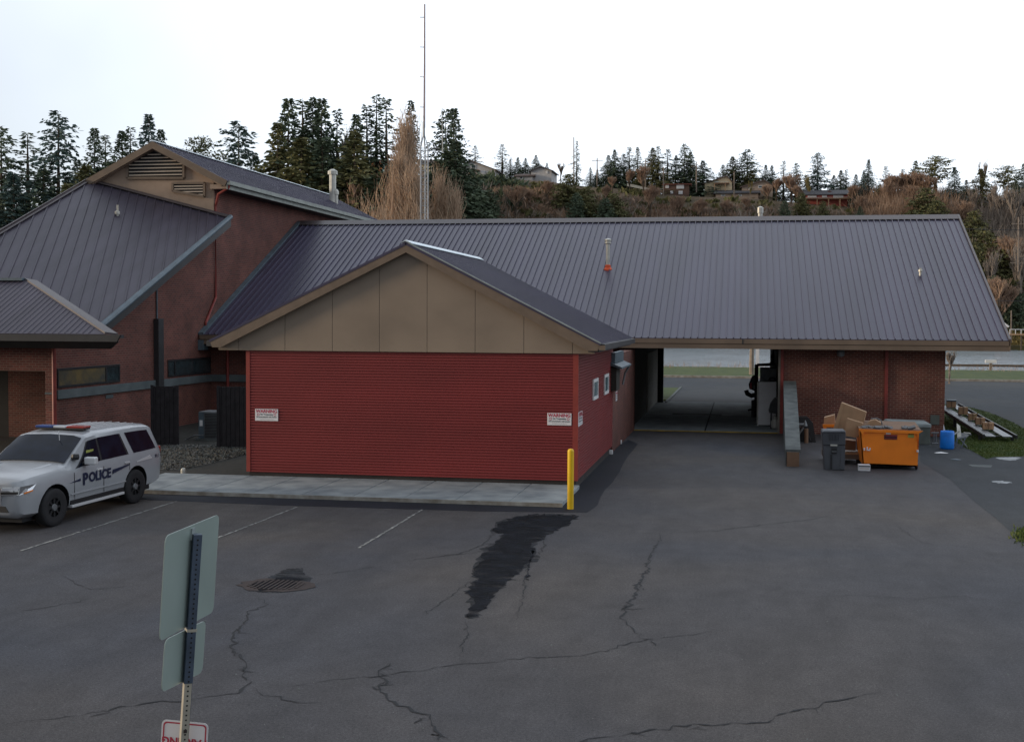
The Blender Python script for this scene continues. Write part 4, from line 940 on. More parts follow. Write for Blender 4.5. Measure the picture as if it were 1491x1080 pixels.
for sd in (1, -1):
    for xb, xt in (((1.78, 2.60), (2.36, 2.64)), ((2.68, 3.62), (2.70, 3.50)), ((3.90, 4.86), (3.74, 4.70))):
        sidegrid(xb, xt, sd).build('side_window', 'car_glass', suv, local=True, smooth=True)
    # black frame around front two windows
    sidegrid((1.70, 3.70), (2.30, 3.56), sd, .003, 14).build('window_frame', 'car_black', suv, local=True, smooth=True)
    # mirror
    MB().obox(V(2.02, sd * 1.14, 1.27), (.07, 0, 0), (0, .13, 0), (0, 0, .085)).build('side_mirror', 'car_silver', suv, local=True, bevel=.03)
    MB().obox(V(2.02, sd * 1.0, 1.20), (.05, 0, 0), (0, .08, 0), (0, 0, .03)).build('mirror_arm', 'car_black', suv, local=True)
    # handles
    for hx in (2.50, 3.55): MB().obox(V(hx, sd * 1.025, 1.02 if hx < 3 else 1.035), (.09, 0, 0), (0, .018, 0), (0, 0, .016)).build('door_handle', 'car_silver', suv, local=True)
    # running board and sill
    MB().obox(V(2.48, sd * .97, .335), (.95, 0, 0), (0, .06, 0), (0, 0, .03)).build('running_board', 'car_silver', suv, local=True, bevel=.01)
    MB().obox(V(2.48, sd * .965, .42), (.97, 0, 0), (0, .035, 0), (0, 0, .045)).build('sill', 'car_black', suv, local=True)
    # door gaps
    for gx_ in (1.62, 2.66, 3.66):
        MB().obox(V(gx_, sd * (ring(gx_)[4][0] + .001), .77 if gx_ < 3 else .93), (.005, 0, 0), (0, .003, 0), (0, 0, .29 if gx_ < 3 else .10)).build('door_gap', 'car_black', suv, local=True)
    cre = MB(); cre.obox(V(2.5, sd * (ring(2.5)[4][0] + .0), .60), (1.0, 0, 0), (0, .012, 0), (0, 0, .018)); cre.build('body_crease', 'car_white', suv, local=True, bevel=.008)
    # wheels
    for wx in (WX0, WX1):
        prof = [(.20, -.1), (.30, -.11), (.385, -.115), (WR, -.08), (WR, .08), (.385, .115), (.30, .11), (.20, .1)]
        tm = MB(); vs = []; n = 32
        for r_, yy in prof:
            for k in range(n): a = 2 * math.pi * k / n; vs.append((wx + r_ * math.cos(a), sd * (.885 + yy), WR + r_ * math.sin(a)))
        tm.add(vs, [(i * n + k, i * n + (k + 1) % n, (i + 1) * n + (k + 1) % n, (i + 1) * n + k) for i in range(len(prof) - 1) for k in range(n)])
        w_ = tm.build('wheel', 'tyre', suv, local=True, smooth=True)
        rm = MB(); vs = []; pr2 = [(.30, .105), (.27, .09), (.25, .05), (.10, .055), (.085, .085), (.01, .09)]
        for r_, yy in pr2:
            for k in range(n): a = 2 * math.pi * k / n; vs.append((wx + r_ * math.cos(a), sd * (.885 + yy), WR + r_ * math.sin(a)))
        rm.add(vs, [(i * n + k, i * n + (k + 1) % n, (i + 1) * n + (k + 1) % n, (i + 1) * n + k) for i in range(len(pr2) - 1) for k in range(n)])
        for k in range(8):
            a = k * math.pi / 4; c = V(wx + .17 * math.cos(a), sd * (.885 + .075), WR + .17 * math.sin(a)); rm.obox(c, (.075 * math.cos(a), 0, .075 * math.sin(a)), (-.02 * math.sin(a), 0, .02 * math.cos(a)), (0, .02, 0))
        rm.build('rim', 'car_black', w_, local=True)
        hb2 = MB(); vs = []
        for r_, yy in [(.08, .09), (.07, .115), (.0, .12)]:
            for k in range(12): a = 2 * math.pi * k / 12; vs.append((wx + r_ * math.cos(a), sd * (.885 + yy), WR + r_ * math.sin(a)))
        hb2.add(vs, [(i * 12 + k, i * 12 + (k + 1) % 12, (i + 1) * 12 + (k + 1) % 12, (i + 1) * 12 + k) for i in range(2) for k in range(12)]); hb2.build('hub_cap', 'metal_grey', w_, local=True)
    # headlights
    hl = MB(); hl.prism([V(-.015, sd * .52, .80), V(.03, sd * .87, .81), V(.28, sd * .985, .88), V(.42, sd * .985, 1.0), V(.05, sd * .90, .985), V(-.015, sd * .52, .975)], V(-.02, sd * .025, 0)); q = hl.build('headlight', 'chrome', suv, local=True)
    MB().prism([V(-.04, sd * .56, .905), V(.012, sd * .88, .915), V(.02, sd * .90, .965), V(-.04, sd * .56, .955)], V(-.012, sd * .015, 0)).build('lens', 'lamp_clear', q, local=True)
    MB().prism([V(-.04, sd * .54, .825), V(.008, sd * .87, .835), V(.012, sd * .88, .885), V(-.04, sd * .54, .875)], V(-.010, sd * .012, 0)).build('lens', 'car_black', q, local=True)
    MB().obox(V(.19, sd * .985, .862), (.08, sd * .035, .02), (0, .012, 0), (0, 0, .012)).build('turn_signal', 'amber', q, local=True)
    MB().obox(V(5.10, sd * .87, 1.08), (.04, 0, 0), (0, .05, 0), (0, 0, .17)).build('tail_light', 'lamp_red', suv, local=True, bevel=.02)
# windscreen
ws = MB(); vs = []
for i in range(9):
    u = i / 8
    for j in range(7):
        t = j / 6; x = 1.56 + (2.27 - 1.56) * t; h = ring(x); yy = -1 + 2 * u; W6 = h[7][0] - .05; y = yy * W6; a = abs(yy)
        z8, z7, z6 = h[10][1], h[9][1], h[7][1]; y7 = h[9][0]; ay = abs(y)
        z = z8 + (z7 - z8) * min(1, ay / y7) if ay <= y7 else z7 + (z6 - z7) * (ay - y7) / (h[7][0] - y7)
        vs.append((x - .012, y, z + .022))
ws.add(vs, [(i * 7 + j, (i + 1) * 7 + j, (i + 1) * 7 + j + 1, i * 7 + j + 1) for i in range(8) for j in range(6)]); ws.build('windscreen', 'car_glass', suv, local=True, smooth=True)
MB().prism([V(5.0, -.66, 1.68), V(5.0, .66, 1.68), V(5.15, .74, 1.24), V(5.15, -.74, 1.24)], V(.02, 0, .01)).build('rear_window', 'car_glass', suv, local=True)
# grille, bumper
gm = MB(); gm.prism([V(.03, -.50, .60), V(.03, .50, .60), V(.015, .56, .92), V(.015, -.56, .92)], V(-.03, 0, 0)); q = gm.build('grille', 'car_black', suv, local=True)
bb = MB(); bb.obox(V(-.025, 0, .77), (.015, 0, 0), (0, .55, 0), (0, 0, .02)).obox(V(-.02, 0, .925), (.015, 0, 0), (0, .56, 0), (0, 0, .018)).obox(V(-.02, .52, .76), (.012, 0, 0), (0, .02, 0), (0, 0, .16)).obox(V(-.02, -.52, .76), (.012, 0, 0), (0, .02, 0), (0, 0, .16)); bb.build('grille_bar', 'chrome', q, local=True)
MB().prism([V(-.012, -.70, .46), V(-.012, .70, .46), V(-.012, .62, .58), V(-.012, -.62, .58)], V(.06, 0, 0)).build('air_intake', 'car_black', suv, local=True)
MB().obox(V(2.6, 0, .26), (2.3, 0, 0), (0, .75, 0), (0, 0, .06)).build('underbody', 'car_black', suv, local=True)
hc = MB()
for sd in (1, -1): hc.prism([V(.5, sd * .50, 1.15), V(1.45, sd * .62, 1.235), V(1.45, sd * .56, 1.25), V(.5, sd * .46, 1.165)], V(0, 0, .012))
hc.build('bonnet_crease', 'car_white', suv, local=True)
rb = MB()
for yy in (-.55, -.38, -.2, 0, .2, .38, .55):
    zc_ = 1.878 - abs(yy) * .035; rb.obox(V(3.75, yy, zc_ + .003), (.80, 0, -.006), (0, .010, 0), (0, 0, .007))
rb.build('roof_rib', 'car_silver', suv, local=True)
lb = thing('dummy', 'x', 'x'); bpy.data.objects.remove(lb)
lbm = MB().obox(V(2.72, 0, 1.895), (.12, 0, 0), (0, .58, 0), (0, 0, .018)); lb = lbm.build('light_bar', 'car_black', suv, local=True)
vis = -1 if (Matrix.Rotation(rzc, 3, 'Z') @ Vector((0, 1, 0))).dot(lat) < 0 else 1
for y0, y1, mt in ((vis * .60, vis * .16, 'lamp_red'), (vis * .155, -vis * .155, 'lamp_clear'), (-vis * .16, -vis * .60, 'lamp_blue')):
    MB().obox(V(2.72, (y0 + y1) / 2, 1.935), (.13, 0, 0), (0, abs(y0 - y1) / 2, 0), (0, 0, .026)).build('lens', mt, lb, local=True, bevel=.02)
MB().tube([V(2.1, vis * .35, 1.64), V(2.06, vis * .35, 1.90)], .008, 5).build('antenna', 'white', suv, local=True)
MB().lathe(V(1.78, vis * .93, 1.38), [(.01, -.07), (.07, -.06), (.085, 0), (.07, .06), (.01, .07)], 12).build('spot_lamp', 'car_black', suv, local=True)
MB().tube([V(1.86, vis * .93, 1.36), V(1.95, vis * .86, 1.40)], .02).build('spot_lamp_arm', 'car_black', suv, local=True)
# livery: letters on the visible side (local +x runs towards the rear = to the right for the viewer)
for sd in (1, -1):
    right = V(1, 0, 0) if sd == vis else V(-1, 0, 0); up = V(0, 0, 1); yl = sd * 1.032
    mb = MB()
    x = 1.98 if sd == vis else 3.02
    sg = 1 if sd == vis else -1
    text_mb(mb, 'P', .36, V(x, yl, .86), right, up, .014)
    text_mb(mb, 'OLICE', .29, V(x + sg * .53, yl, .875), right, up, .012); mb.build('police_lettering', 'car_text', suv, local=True)
    if sd == vis:
        st_ = MB(); st_.prism([V(2.97, yl, .84), V(3.62, yl, .96), V(3.62, yl, .985), V(2.99, yl, .94)], V(0, -sd * .006, 0)); st_.prism([V(1.45, yl - sd * .006, .85), V(1.82, yl - sd * .003, .85), V(1.82, yl - sd * .003, .905)], V(0, -sd * .006, 0)); st_.build('livery_stripe', 'car_text', suv, local=True)
        MB().prism([V(3.95, yl - sd * .012, .985), V(4.62, yl - sd * .022, 1.0), V(4.52, yl - sd * .022, 1.09), V(3.95, yl - sd * .012, 1.01)], V(0, -sd * .006, 0)).build('livery_flash', 'car_silver', suv, local=True)
        mb = MB(); text_mb(mb, '911', .12, V(4.83, yl - sd * .028, 1.03), right, up, .003); mb.build('number_lettering', 'car_text', suv, local=True)
        bb_ = MB(); bb_.obox(sidept(2.33, .5, .012, sd), (.13, 0, 0), (0, .002, 0), (0, 0, .03)); bb_.build('window_sticker', 'text_yellow', suv, local=True)
# ------------------------------------------------------------------ ramp wall right of the passage
YF_ = G(1153, 679).y
p0, p1 = P(1145.5, 679, YF_), P(1163.5, 679, YF_); zf_ = P(1155, 658.5, YF_).z
YBk = YW - .3; zb_ = P(1145, 560, YBk - 1.2).z
rwl = thing('ramp_wall', 'low concrete capped wall sloping down from the garage corner', 'wall', ((p0.x + p1.x) / 2, YF_, 0))
q0, q1 = P(1141.5, 600, YBk), P(1157, 600, YBk)
xl0, xl1, xr0, xr1 = p0.x, p1.x, q0.x, q1.x
MB().add([(xl0, YF_, 0), (xl1, YF_, 0), (xr1, YBk, 0), (xr0, YBk, 0), (xl0, YF_, zf_), (xl1, YF_, zf_), (xr1, YBk, zb_), (xr0, YBk, zb_)], [(3, 2, 1, 0), (4, 5, 6, 7), (0, 1, 5, 4), (1, 2, 6, 5), (2, 3, 7, 6), (3, 0, 4, 7)]).build('core', 'cardboard_dark', rwl)
MB().add([(xl0 - .04, YF_ + .04, zf_ + .004), (xl1 + .04, YF_ + .04, zf_ + .004), (xr1 + .04, YBk, zb_ + .004), (xr0 - .04, YBk, zb_ + .004), (xl0 - .04, YF_ + .04, zf_ + .08), (xl1 + .04, YF_ + .04, zf_ + .08), (xr1 + .04, YBk, zb_ + .08), (xr0 - .04, YBk, zb_ + .08)], [(3, 2, 1, 0), (4, 5, 6, 7), (0, 1, 5, 4), (1, 2, 6, 5), (2, 3, 7, 6), (3, 0, 4, 7)]).build('cap', 'concrete_old', rwl)
MB().add([(xl0 - .03, YF_ + .1, 0), (xl0 - .003, YF_ + .1, 0), (xr0 - .003, YBk, 0), (xr0 - .03, YBk, 0), (xl0 - .03, YF_ + .1, zf_), (xl0 - .003, YF_ + .1, zf_), (xr0 - .003, YBk, zb_), (xr0 - .03, YBk, zb_)], [(3, 2, 1, 0), (4, 5, 6, 7), (0, 1, 5, 4), (1, 2, 6, 5), (2, 3, 7, 6), (3, 0, 4, 7)]).build('side_panel', 'concrete_old', rwl)
# snow plough / dark implement parked behind the wall
Yp = 44.5; pl = thing('plough_blade', 'black curved plough blade on a grey frame beside the ramp wall', 'plough', P(1172, 650, Yp))
def pp(px, py, Y=Yp): return P(px, py, Y)
MB().prism([pp(1163, 607), pp(1176, 607), pp(1184, 616), pp(1189, 652), pp(1186, 652), pp(1174, 622), pp(1163, 621)], (0, .5, 0)).build('blade', 'black', pl)
MB().prism([pp(1163, 622), pp(1174, 622), pp(1183, 650), pp(1163, 650)], (0, .06, 0)).build('blade_backing', 'dark', pl)
MB().tube([pp(1161, 618, Yp - .4), pp(1174, 618, Yp - .4)], .05, 8).tube([pp(1170, 622, Yp - .4), pp(1163, 633, Yp - .4), pp(1162, 652, Yp - .4)], .035, 6).build('push_frame', 'metal_grey', pl)
MB().tube([pp(1174, 624, Yp - .3), pp(1174, 650, Yp - .3)], .07, 8).build('jack_leg', 'cardboard_dark', pl)
MB().lathe(pp(1172.5, 620, Yp - .4), [(.08, 0), (.07, .05), (.03, .16), (.01, .2)], 10).build('pivot', 'metal_grey', pl)
# ------------------------------------------------------------------ dumpster
dy0 = 36.9; dy1 = 38.3
dmp = thing('dumpster', 'orange steel dumpster on castors in front of the brick wall', 'dumpster', P(1297, 684, dy0))
def dp(px, py, Y=dy0): return P(px, py, Y)
c = [dp(1256.5, 676), dp(1336, 679.5), dp(1338.5, 628), dp(1252, 626)]
dd = dy1 - dy0
MB().prism(c, (0, .04, 0)).build('front_panel', 'orange', dmp)
for a, b2, nm in ((c[0], c[3], 'side_panel'), (c[1], c[2], 'side_panel')):
    MB().prism([a, b2, b2 + Vector((0, dd, .12)), a + Vector((0, dd, 0))], (.03 if a.x < dp(1300, 650).x else -.03, 0, 0)).build(nm, 'orange', dmp)
MB().prism([c[0] + Vector((0, dd, 0)), c[1] + Vector((0, dd, 0)), c[2] + Vector((0, dd, .12)), c[3] + Vector((0, dd, .12))], (0, -.04, 0)).build('back_panel', 'orange', dmp)
MB().prism([c[0], c[1], c[1] + Vector((0, dd, 0)), c[0] + Vector((0, dd, 0))], (0, 0, .04)).build('floor_panel', 'rust', dmp)
rim = MB(); rim.prism([dp(1250.5, 624.5, dy0 - .05), dp(1344, 627.5, dy0 - .05), dp(1338, 631, dy0 - .05), dp(1337, 643, dy0 - .05), dp(1335.8, 631.5, dy0 - .05), dp(1258.5, 628.8, dy0 - .05), dp(1256.5, 634, dy0 - .05)], (0, .05, 0)); rim.build('rim', 'orange', dmp)
MB().prism([dp(1251, 625) + Vector((0, .1, .03)), dp(1342, 628) + Vector((0, .1, .03)), dp(1342, 628) + Vector((0, dd, .16)), dp(1251, 625) + Vector((0, dd, .16))], (0, 0, -.02)).build('rubbish_fill', 'cardboard_dark', dmp)
r_ = random.Random(4); jk = MB()
for i in range(26):
    q = dp(r_.uniform(1256, 1335), 625, dy0 + r_.uniform(.15, .5)) ; s_ = r_.uniform(.04, .10)
    jk.obox(q + Vector((0, 0, .03)), (s_, s_ * .3, s_ * r_.uniform(-.4, .4)), (0, s_, .02), (0, .01, s_ * .5))
jk.build('rubbish', ['black'], dmp)
MB().box(dp(1290, 630).x, dp(1297, 630).x, dy0 - .012, dy0 - .002, dp(1290, 632).z, dp(1290, 629).z).build('white_sticker', 'sign_white', dmp)
MB().box(dp(1287.5, 630).x, dp(1306.5, 630).x, dy0 - .010, dy0 - .002, dp(1290, 639.5).z, dp(1290, 632.6).z).build('red_label', 'rust', dmp)
mb = MB(); zc_ = dp(1297, 634.3).z
for i in range(9): x_ = dp(1289.5 + i * 1.9, 634).x; mb.box(x_, x_ + .022, dy0 - .014, dy0 - .011, zc_ - .02, zc_ + .02)
for i in range(11): x_ = dp(1289 + i * 1.6, 637).x; mb.box(x_, x_ + .018, dy0 - .014, dy0 - .011, zc_ - .085, zc_ - .06)
mb.build('label_print', 'sign_red', dmp)
MB().box(dp(1322, 630).x, dp(1331, 630).x, dy0 - .010, dy0 - .002, dp(1325, 637).z, dp(1325, 633).z).build('yellow_sticker', 'text_yellow', dmp)
MB().box(dp(1323, 630).x, dp(1330.5, 630).x, dy0 - .010, dy0 - .002, dp(1325, 632.8).z, dp(1325, 630.5).z).build('green_sticker', 'grass_blade', dmp)
hk = MB(); hk.tube([dp(1262.5, 650.5, dy0 - .05), dp(1262.5, 655, dy0 - .05), dp(1266, 655.5, dy0 - .05), dp(1267, 652, dy0 - .05)], .025, 6); hk.tube([dp(1258.5, 652, dy0 - .05), dp(1258.5, 655.5, dy0 - .05)], .025); hk.tube([dp(1336, 655, dy0 - .05), dp(1336, 658, dy0 - .05)], .03); hk.build('hook', 'white', dmp)
for x_ in (1259, 1334):
    for yy in (dy0 + .15, dy1 - .15):
        q = P(x_, 682, yy); w_ = MB(); vs = []; 
        for xx in (-.03, .03):
            for k in range(12): a = k * math.pi / 6; vs.append((q.x + xx, yy + .085 * math.cos(a), .09 + .085 * math.sin(a)))
        w_.add(vs, [(k, (k + 1) % 12, (k + 1) % 12 + 12, k + 12) for k in range(12)] + [tuple(range(12)), tuple(range(12, 24))]); w_.box(q.x - .05, q.x + .05, yy - .05, yy + .05, .15, c[0].z); w_.build('castor', 'rust', dmp)
# cardboard in and behind the dumpster
def carton(name, label, pts, Y, depth, mt='cardboard', flaps=None, group=None):
    t = thing(name, label, 'cardboard box', P(*pts[0], Y), group=group)
    q = [P(x, y, Y) for x, y in pts]; MB().prism(q, (0.05, depth, 0)).build('body', mt, t)
    for f in (flaps or []):
        MB().prism([P(x, y, Y - .03) for x, y in f], (0, .012, .0)).build('flap', 'cardboard', t)
    return t
carton('cardboard_carton', 'large flattened tan carton leaning up out of the pile by the dumpster', [(1213, 625), (1225, 586), (1261, 600), (1252, 637)], 37.9, .28, flaps=[[(1213, 625), (1225, 586), (1229, 588), (1219, 627)]])
carton('cardboard_carton', 'tan folded carton with open flaps hanging over the grey bin edge', [(1229, 632), (1233, 609), (1256, 616), (1250, 636), (1244, 637)], 37.4, .2, flaps=[[(1229, 631), (1250, 634), (1246, 637), (1228, 634)]])
carton('cardboard_carton', 'pale crumpled carton behind the left end of the big tan carton', [(1199, 620), (1200, 608), (1215, 604), (1216, 622)], 38.9, .5)
carton('cardboard_carton', 'small brown carton standing in the dumpster beside the black bags', [(1258, 625), (1266, 613), (1274, 611), (1283, 616), (1280, 626)], 37.6, .4, mt='cardboard', flaps=[[(1257, 626), (1266, 613), (1272, 624)]])
carton('cardboard_carton', 'dark brown carton on the orange pallet behind the grey bin', [(1230, 655), (1230, 640), (1246, 642), (1246, 656)], 38.3, .5, 'cardboard_dark')
carton('cardboard_carton', 'dark brown carton squeezed against the dumpster side on the pallet', [(1247, 655), (1247, 638), (1256, 638), (1257, 656)], 38.4, .5, 'cardboard_dark')
t = thing('cart', 'orange edged flat cart between the grey bin and the dumpster', 'cart', P(1243, 668, 38.1))
MB().box(P(1200, 660, 38.1).x, P(1256, 660, 38.1).x, 38.0, 39.3, P(1240, 668, 38.1).z, P(1240, 660, 38.1).z).build('deck', 'tan_board', t)
MB().box(P(1200, 660, 38.1).x, P(1256, 660, 38.1).x, 37.98, 37.999, P(1240, 661, 38.1).z, P(1240, 657.5, 38.1).z).build('edge', 'cardboard', t)
MB().box(P(1200, 624, 38.1).x, P(1222, 624, 38.8).x, 38.7, 38.8, P(1240, 625, 38.1).z, P(1240, 621, 38.1).z).build('top_rail', 'orange', t)
MB().box(P(1201, 624, 38.1).x, P(1203, 624, 38.8).x, 38.7, 38.8, .3, P(1240, 625, 38.1).z).box(P(1219, 624, 38.1).x, P(1221, 624, 38.8).x, 38.7, 38.8, .3, P(1240, 625, 38.1).z).build('upright', 'orange', t)
wl = MB()
for x_ in (1206, 1250): q = P(x_, 672, 38.2); wl.lathe((q.x, q.y, .0), [(.06, 0), (.07, .08), (.07, .2), (.05, q.z + .1)], 8)
wl.build('castor', 'rust', t)
tag(MB().tube([P(1283, 626, 37.7), P(1285, 620, 37.7), P(1283, 612, 37.7), P(1277, 609, 37.7), P(1268, 609.5, 37.7)], .02, 6).build('bent_tube', 'metal_grey'), 'bent grey tube sticking out above the dumpster rubbish', 'pipe')
# grey wheeled bin
by = G(1212, 684).y; bn = thing('wheeled_bin', 'tall grey wheeled rubbish bin left of the orange dumpster', 'bin', G(1214, 684))
def bp_(px, py, dy=0): return P(px, py, by + dy)
dpb = .62
def taper(mb, x0b, x1b, x0t, x1t, yb_px, yt_px, dyb=0, dyt=0, depb=.5, dept=.62):
    a, b2, c_, d_ = bp_(x0b, yb_px, dyb), bp_(x1b, yb_px, dyb), bp_(x1t, yt_px, dyt), bp_(x0t, yt_px, dyt)
    vs = [a, b2, b2 + Vector((0, depb, 0)), a + Vector((0, depb, 0)), d_, c_, c_ + Vector((0, dept, 0)), d_ + Vector((0, dept, 0))]
    mb.add(vs, [(3, 2, 1, 0), (4, 5, 6, 7), (0, 1, 5, 4), (1, 2, 6, 5), (2, 3, 7, 6), (3, 0, 4, 7)])
mb = MB(); taper(mb, 1200.5, 1229.5, 1198.5, 1230.5, 684, 648); mb.build('body', 'bin_grey', bn, bevel=.02)
mb = MB(); taper(mb, 1198, 1231, 1197, 1231.5, 648, 629, -.03, -.05, .66, .68); mb.build('collar', 'bin_grey', bn, bevel=.02)
mb = MB(); taper(mb, 1197, 1232, 1199, 1230, 629, 626.5, -.1, -.04, .75, .66); mb.build('lid', 'bin_grey', bn, bevel=.02)
fl = MB()
for i in range(7): x_ = 1208 + i * 2.4; fl.tube([bp_(x_, 632, -.06), bp_(x_ + (1214 - x_) * .15, 641, -.045)], .016, 5)
fl.build('flute', 'bin_grey', bn)
MB().box(bp_(1209, 650, 0).x, bp_(1219, 650, 0).x, by - .05, by - .003, bp_(1210, 649).z, bp_(1210, 646.5).z).build('label_strip', 'metal_light', bn)
MB().box(bp_(1210.5, 650, 0).x, bp_(1218.5, 650, 0).x, by - .02, by - .003, bp_(1210, 660).z, bp_(1210, 652).z).box(bp_(1209.5, 650).x, bp_(1212, 650).x, by - .02, by - .003, .03, bp_(1210, 661.5).z).build('recess', 'black', bn)
MB().box(bp_(1211, 650, 0).x, bp_(1218, 650, 0).x, by - .05, by - .021, bp_(1210, 657.6).z, bp_(1210, 656.4).z).build('grab_bar', 'metal_grey', bn)
mb = MB(); taper(mb, 1223.5, 1229.8, 1225, 1230.8, 683, 650, -.015, -.015, .03, .03); mb.build('side_fin', 'bin_grey', bn)
# small white box on the ground
q = G(1258.5, 685.5); wb = thing('white_box', 'small white printed box on the ground under the dumpster corner', 'box', q)
wx = .165; hz_ = P(1258, 676.5, q.y).z
MB().box(q.x - wx, q.x + wx, q.y, q.y + .25, 0, hz_).build('body', 'sign_white', wb, bevel=.008)
MB().box(q.x - wx * .92, q.x + wx * .92, q.y - .004, q.y - .001, hz_ * .66, hz_ * .86).build('dark_band', 'bin_grey', wb); MB().box(q.x - wx * .8, q.x + wx * .8, q.y - .004, q.y - .001, hz_ * .36, hz_ * .44).build('print_band', 'cardboard', wb)
# storage chest, folding stand, barrel, chair, scraps
cy = 44.6; ch = thing('storage_chest', 'long grey storage chest with pale lid behind the dumpster', 'chest', P(1325, 650, cy))
zb_, zt_ = P(1350, 650, cy).z, P(1350, 622, cy).z
MB().box(P(1292, 640, cy).x, P(1354.5, 640, cy).x, cy, cy + .8, max(0, zb_), zt_).build('body', 'box_grey', ch, bevel=.02)
l_ = MB(); xa_, xb_ = P(1289, 620, cy).x, P(1356, 620, cy).x
l_.prism([(xa_, cy - .03, zt_), (xb_, cy - .03, zt_), (xb_, cy - .03, zt_ + .10), (xb_ - .12, cy + .05, zt_ + .17), (xa_ + .1, cy + .05, zt_ + .20), (xa_, cy - .03, zt_ + .12)], (0, .86, .0)); l_.build('lid', 'lid_grey', ch)
fy = 44.0; fs_ = thing('folding_stand', 'small pale metal folding stand between the chest and the blue barrel', 'stand', P(1361, 648, fy))
m_ = MB(); m_.tube([P(1356, 630, fy), P(1367, 630, fy)], .03).tube([P(1357, 645.5, fy), P(1366, 645.5, fy)], .03).tube([P(1360, 630, fy), P(1360, 646, fy)], .02).tube([P(1363, 630, fy), P(1363, 646, fy)], .02); m_.build('frame', 'metal_grey', fs_)
q = G(1380.5, 654.5); br = thing('barrel', 'bright blue plastic barrel at the corner of the brick wall', 'barrel', q); hh = P(1380, 628, q.y).z; r_ = 9.6 / 1800 * q.y
MB().lathe((q.x, q.y + r_, 0), [(r_ * .92, 0), (r_, .06), (r_ * .98, hh - .04), (r_ * .90, hh), (r_ * .86, hh - .02)], 28).build('body', 'blue_plastic', br, smooth=True)
tag(MB().prism([P(1374, 618, q.y + .7), P(1376.5, 626, q.y + .7), P(1373.5, 627, q.y + .7)], (0, .04, 0)).build('board_offcut', 'white'), 'white board offcut poking up behind the blue barrel', 'board')
q = G(1402, 652); lc = thing('lawn_chair', 'weathered grey folding lawn chair tipped against the ramp', 'chair', q); cyy = q.y
m_ = MB(); m_.prism([P(1393, 616, cyy + .4), P(1398, 620, cyy + .4), P(1400, 636, cyy + .1), P(1394, 637, cyy + .1)], (0, .03, 0)); m_.build('backrest', 'metal_light', lc)
m_ = MB(); m_.prism([P(1394, 638, cyy), P(1407, 636, cyy), P(1412, 631, cyy + .4), P(1399, 630, cyy + .4)], (0, 0, -.04)); m_.build('seat', 'metal_grey', lc)
for a, b2 in (((1394, 638), (1391, 655)), ((1399, 640), (1409, 652)), ((1406, 636), (1400, 652)), ((1407, 630), (1414, 633))):
    MB().tube([P(*a, cyy), P(*b2, cyy)], .025, 6).build('leg', 'metal_grey', lc)
MB().tube([P(1390, 632, cyy), P(1397, 627, cyy)], .03).tube([P(1403, 630, cyy), P(1413, 631, cyy)], .03).build('armrest', 'metal_light', lc)
r_ = random.Random(9); q = G(1370, 659)
def scrap(name, label, px, py, mt, w):
    c_ = G(px, py); m2 = MB(); pts = []
    for k in range(9): a = k * 2 * math.pi / 9; rr = w * r_.uniform(.6, 1.1); pts.append(c_ + Vector((rr * math.cos(a), rr * .55 * math.sin(a), .02)))
    m2.add(pts + [c_ + Vector((0, 0, .055))], [(k, (k + 1) % 9, 9) for k in range(9)] + [tuple(range(8, -1, -1))]); tag(m2.build(name, mt), label, 'scrap')
scrap('crumpled_paper', 'crumpled white paper on the asphalt in front of the blue barrel', 1370, 660, 'white', .28)
scrap('plastic_scrap', 'flat greenish scrap on the asphalt beyond the white paper', 1392, 670, 'flashing', .2)
# conveyor-like ramp with five cartons
ra, rb_ = G(1376, 606), G(1455, 644)
rp = thing('loading_ramp', 'long black metal ramp lying on the grass with cartons on it', 'ramp', G(1416, 626))
dv = (rb_ - ra).normalized(); nv = Vector((-dv.y, dv.x, 0)); Lr = (rb_ - ra).length
zt1, zt0 = .22, .55
def rpt(s_, w_, dz=0): 
    c_ = ra + dv * (Lr * s_) + nv * w_; c_.z = zt0 + (zt1 - zt0) * s_ + dz; return c_
wR = .55 
for w_ in (-wR, wR):
    MB().prism([rpt(0, w_, -.08), rpt(1, w_, -.08), rpt(1, w_, .05), rpt(0, w_, .05)], nv * .06).build('side_rail', 'black', rp)
m_ = MB()
for w_ in (-.28, .28): m_.prism([rpt(0, w_ - .16, 0), rpt(1, w_ - .16, 0), rpt(1, w_ + .16, 0), rpt(0, w_ + .16, 0)], (0, 0, -.03))
m_.build('track', 'metal_grey', rp)
for i in range(14): MB().obox(rpt((i + .5) / 14, 0, -.05), nv * wR, dv * .04, (0, 0, .015)).build('rung', 'black', rp)
for s_ in (.05, .5, .95):
    for w_ in (-wR, wR): c_ = rpt(s_, w_); MB().box(c_.x - .05, c_.x + .05, c_.y - .05, c_.y + .05, 0, c_.z - .05).build('leg', 'black', rp)
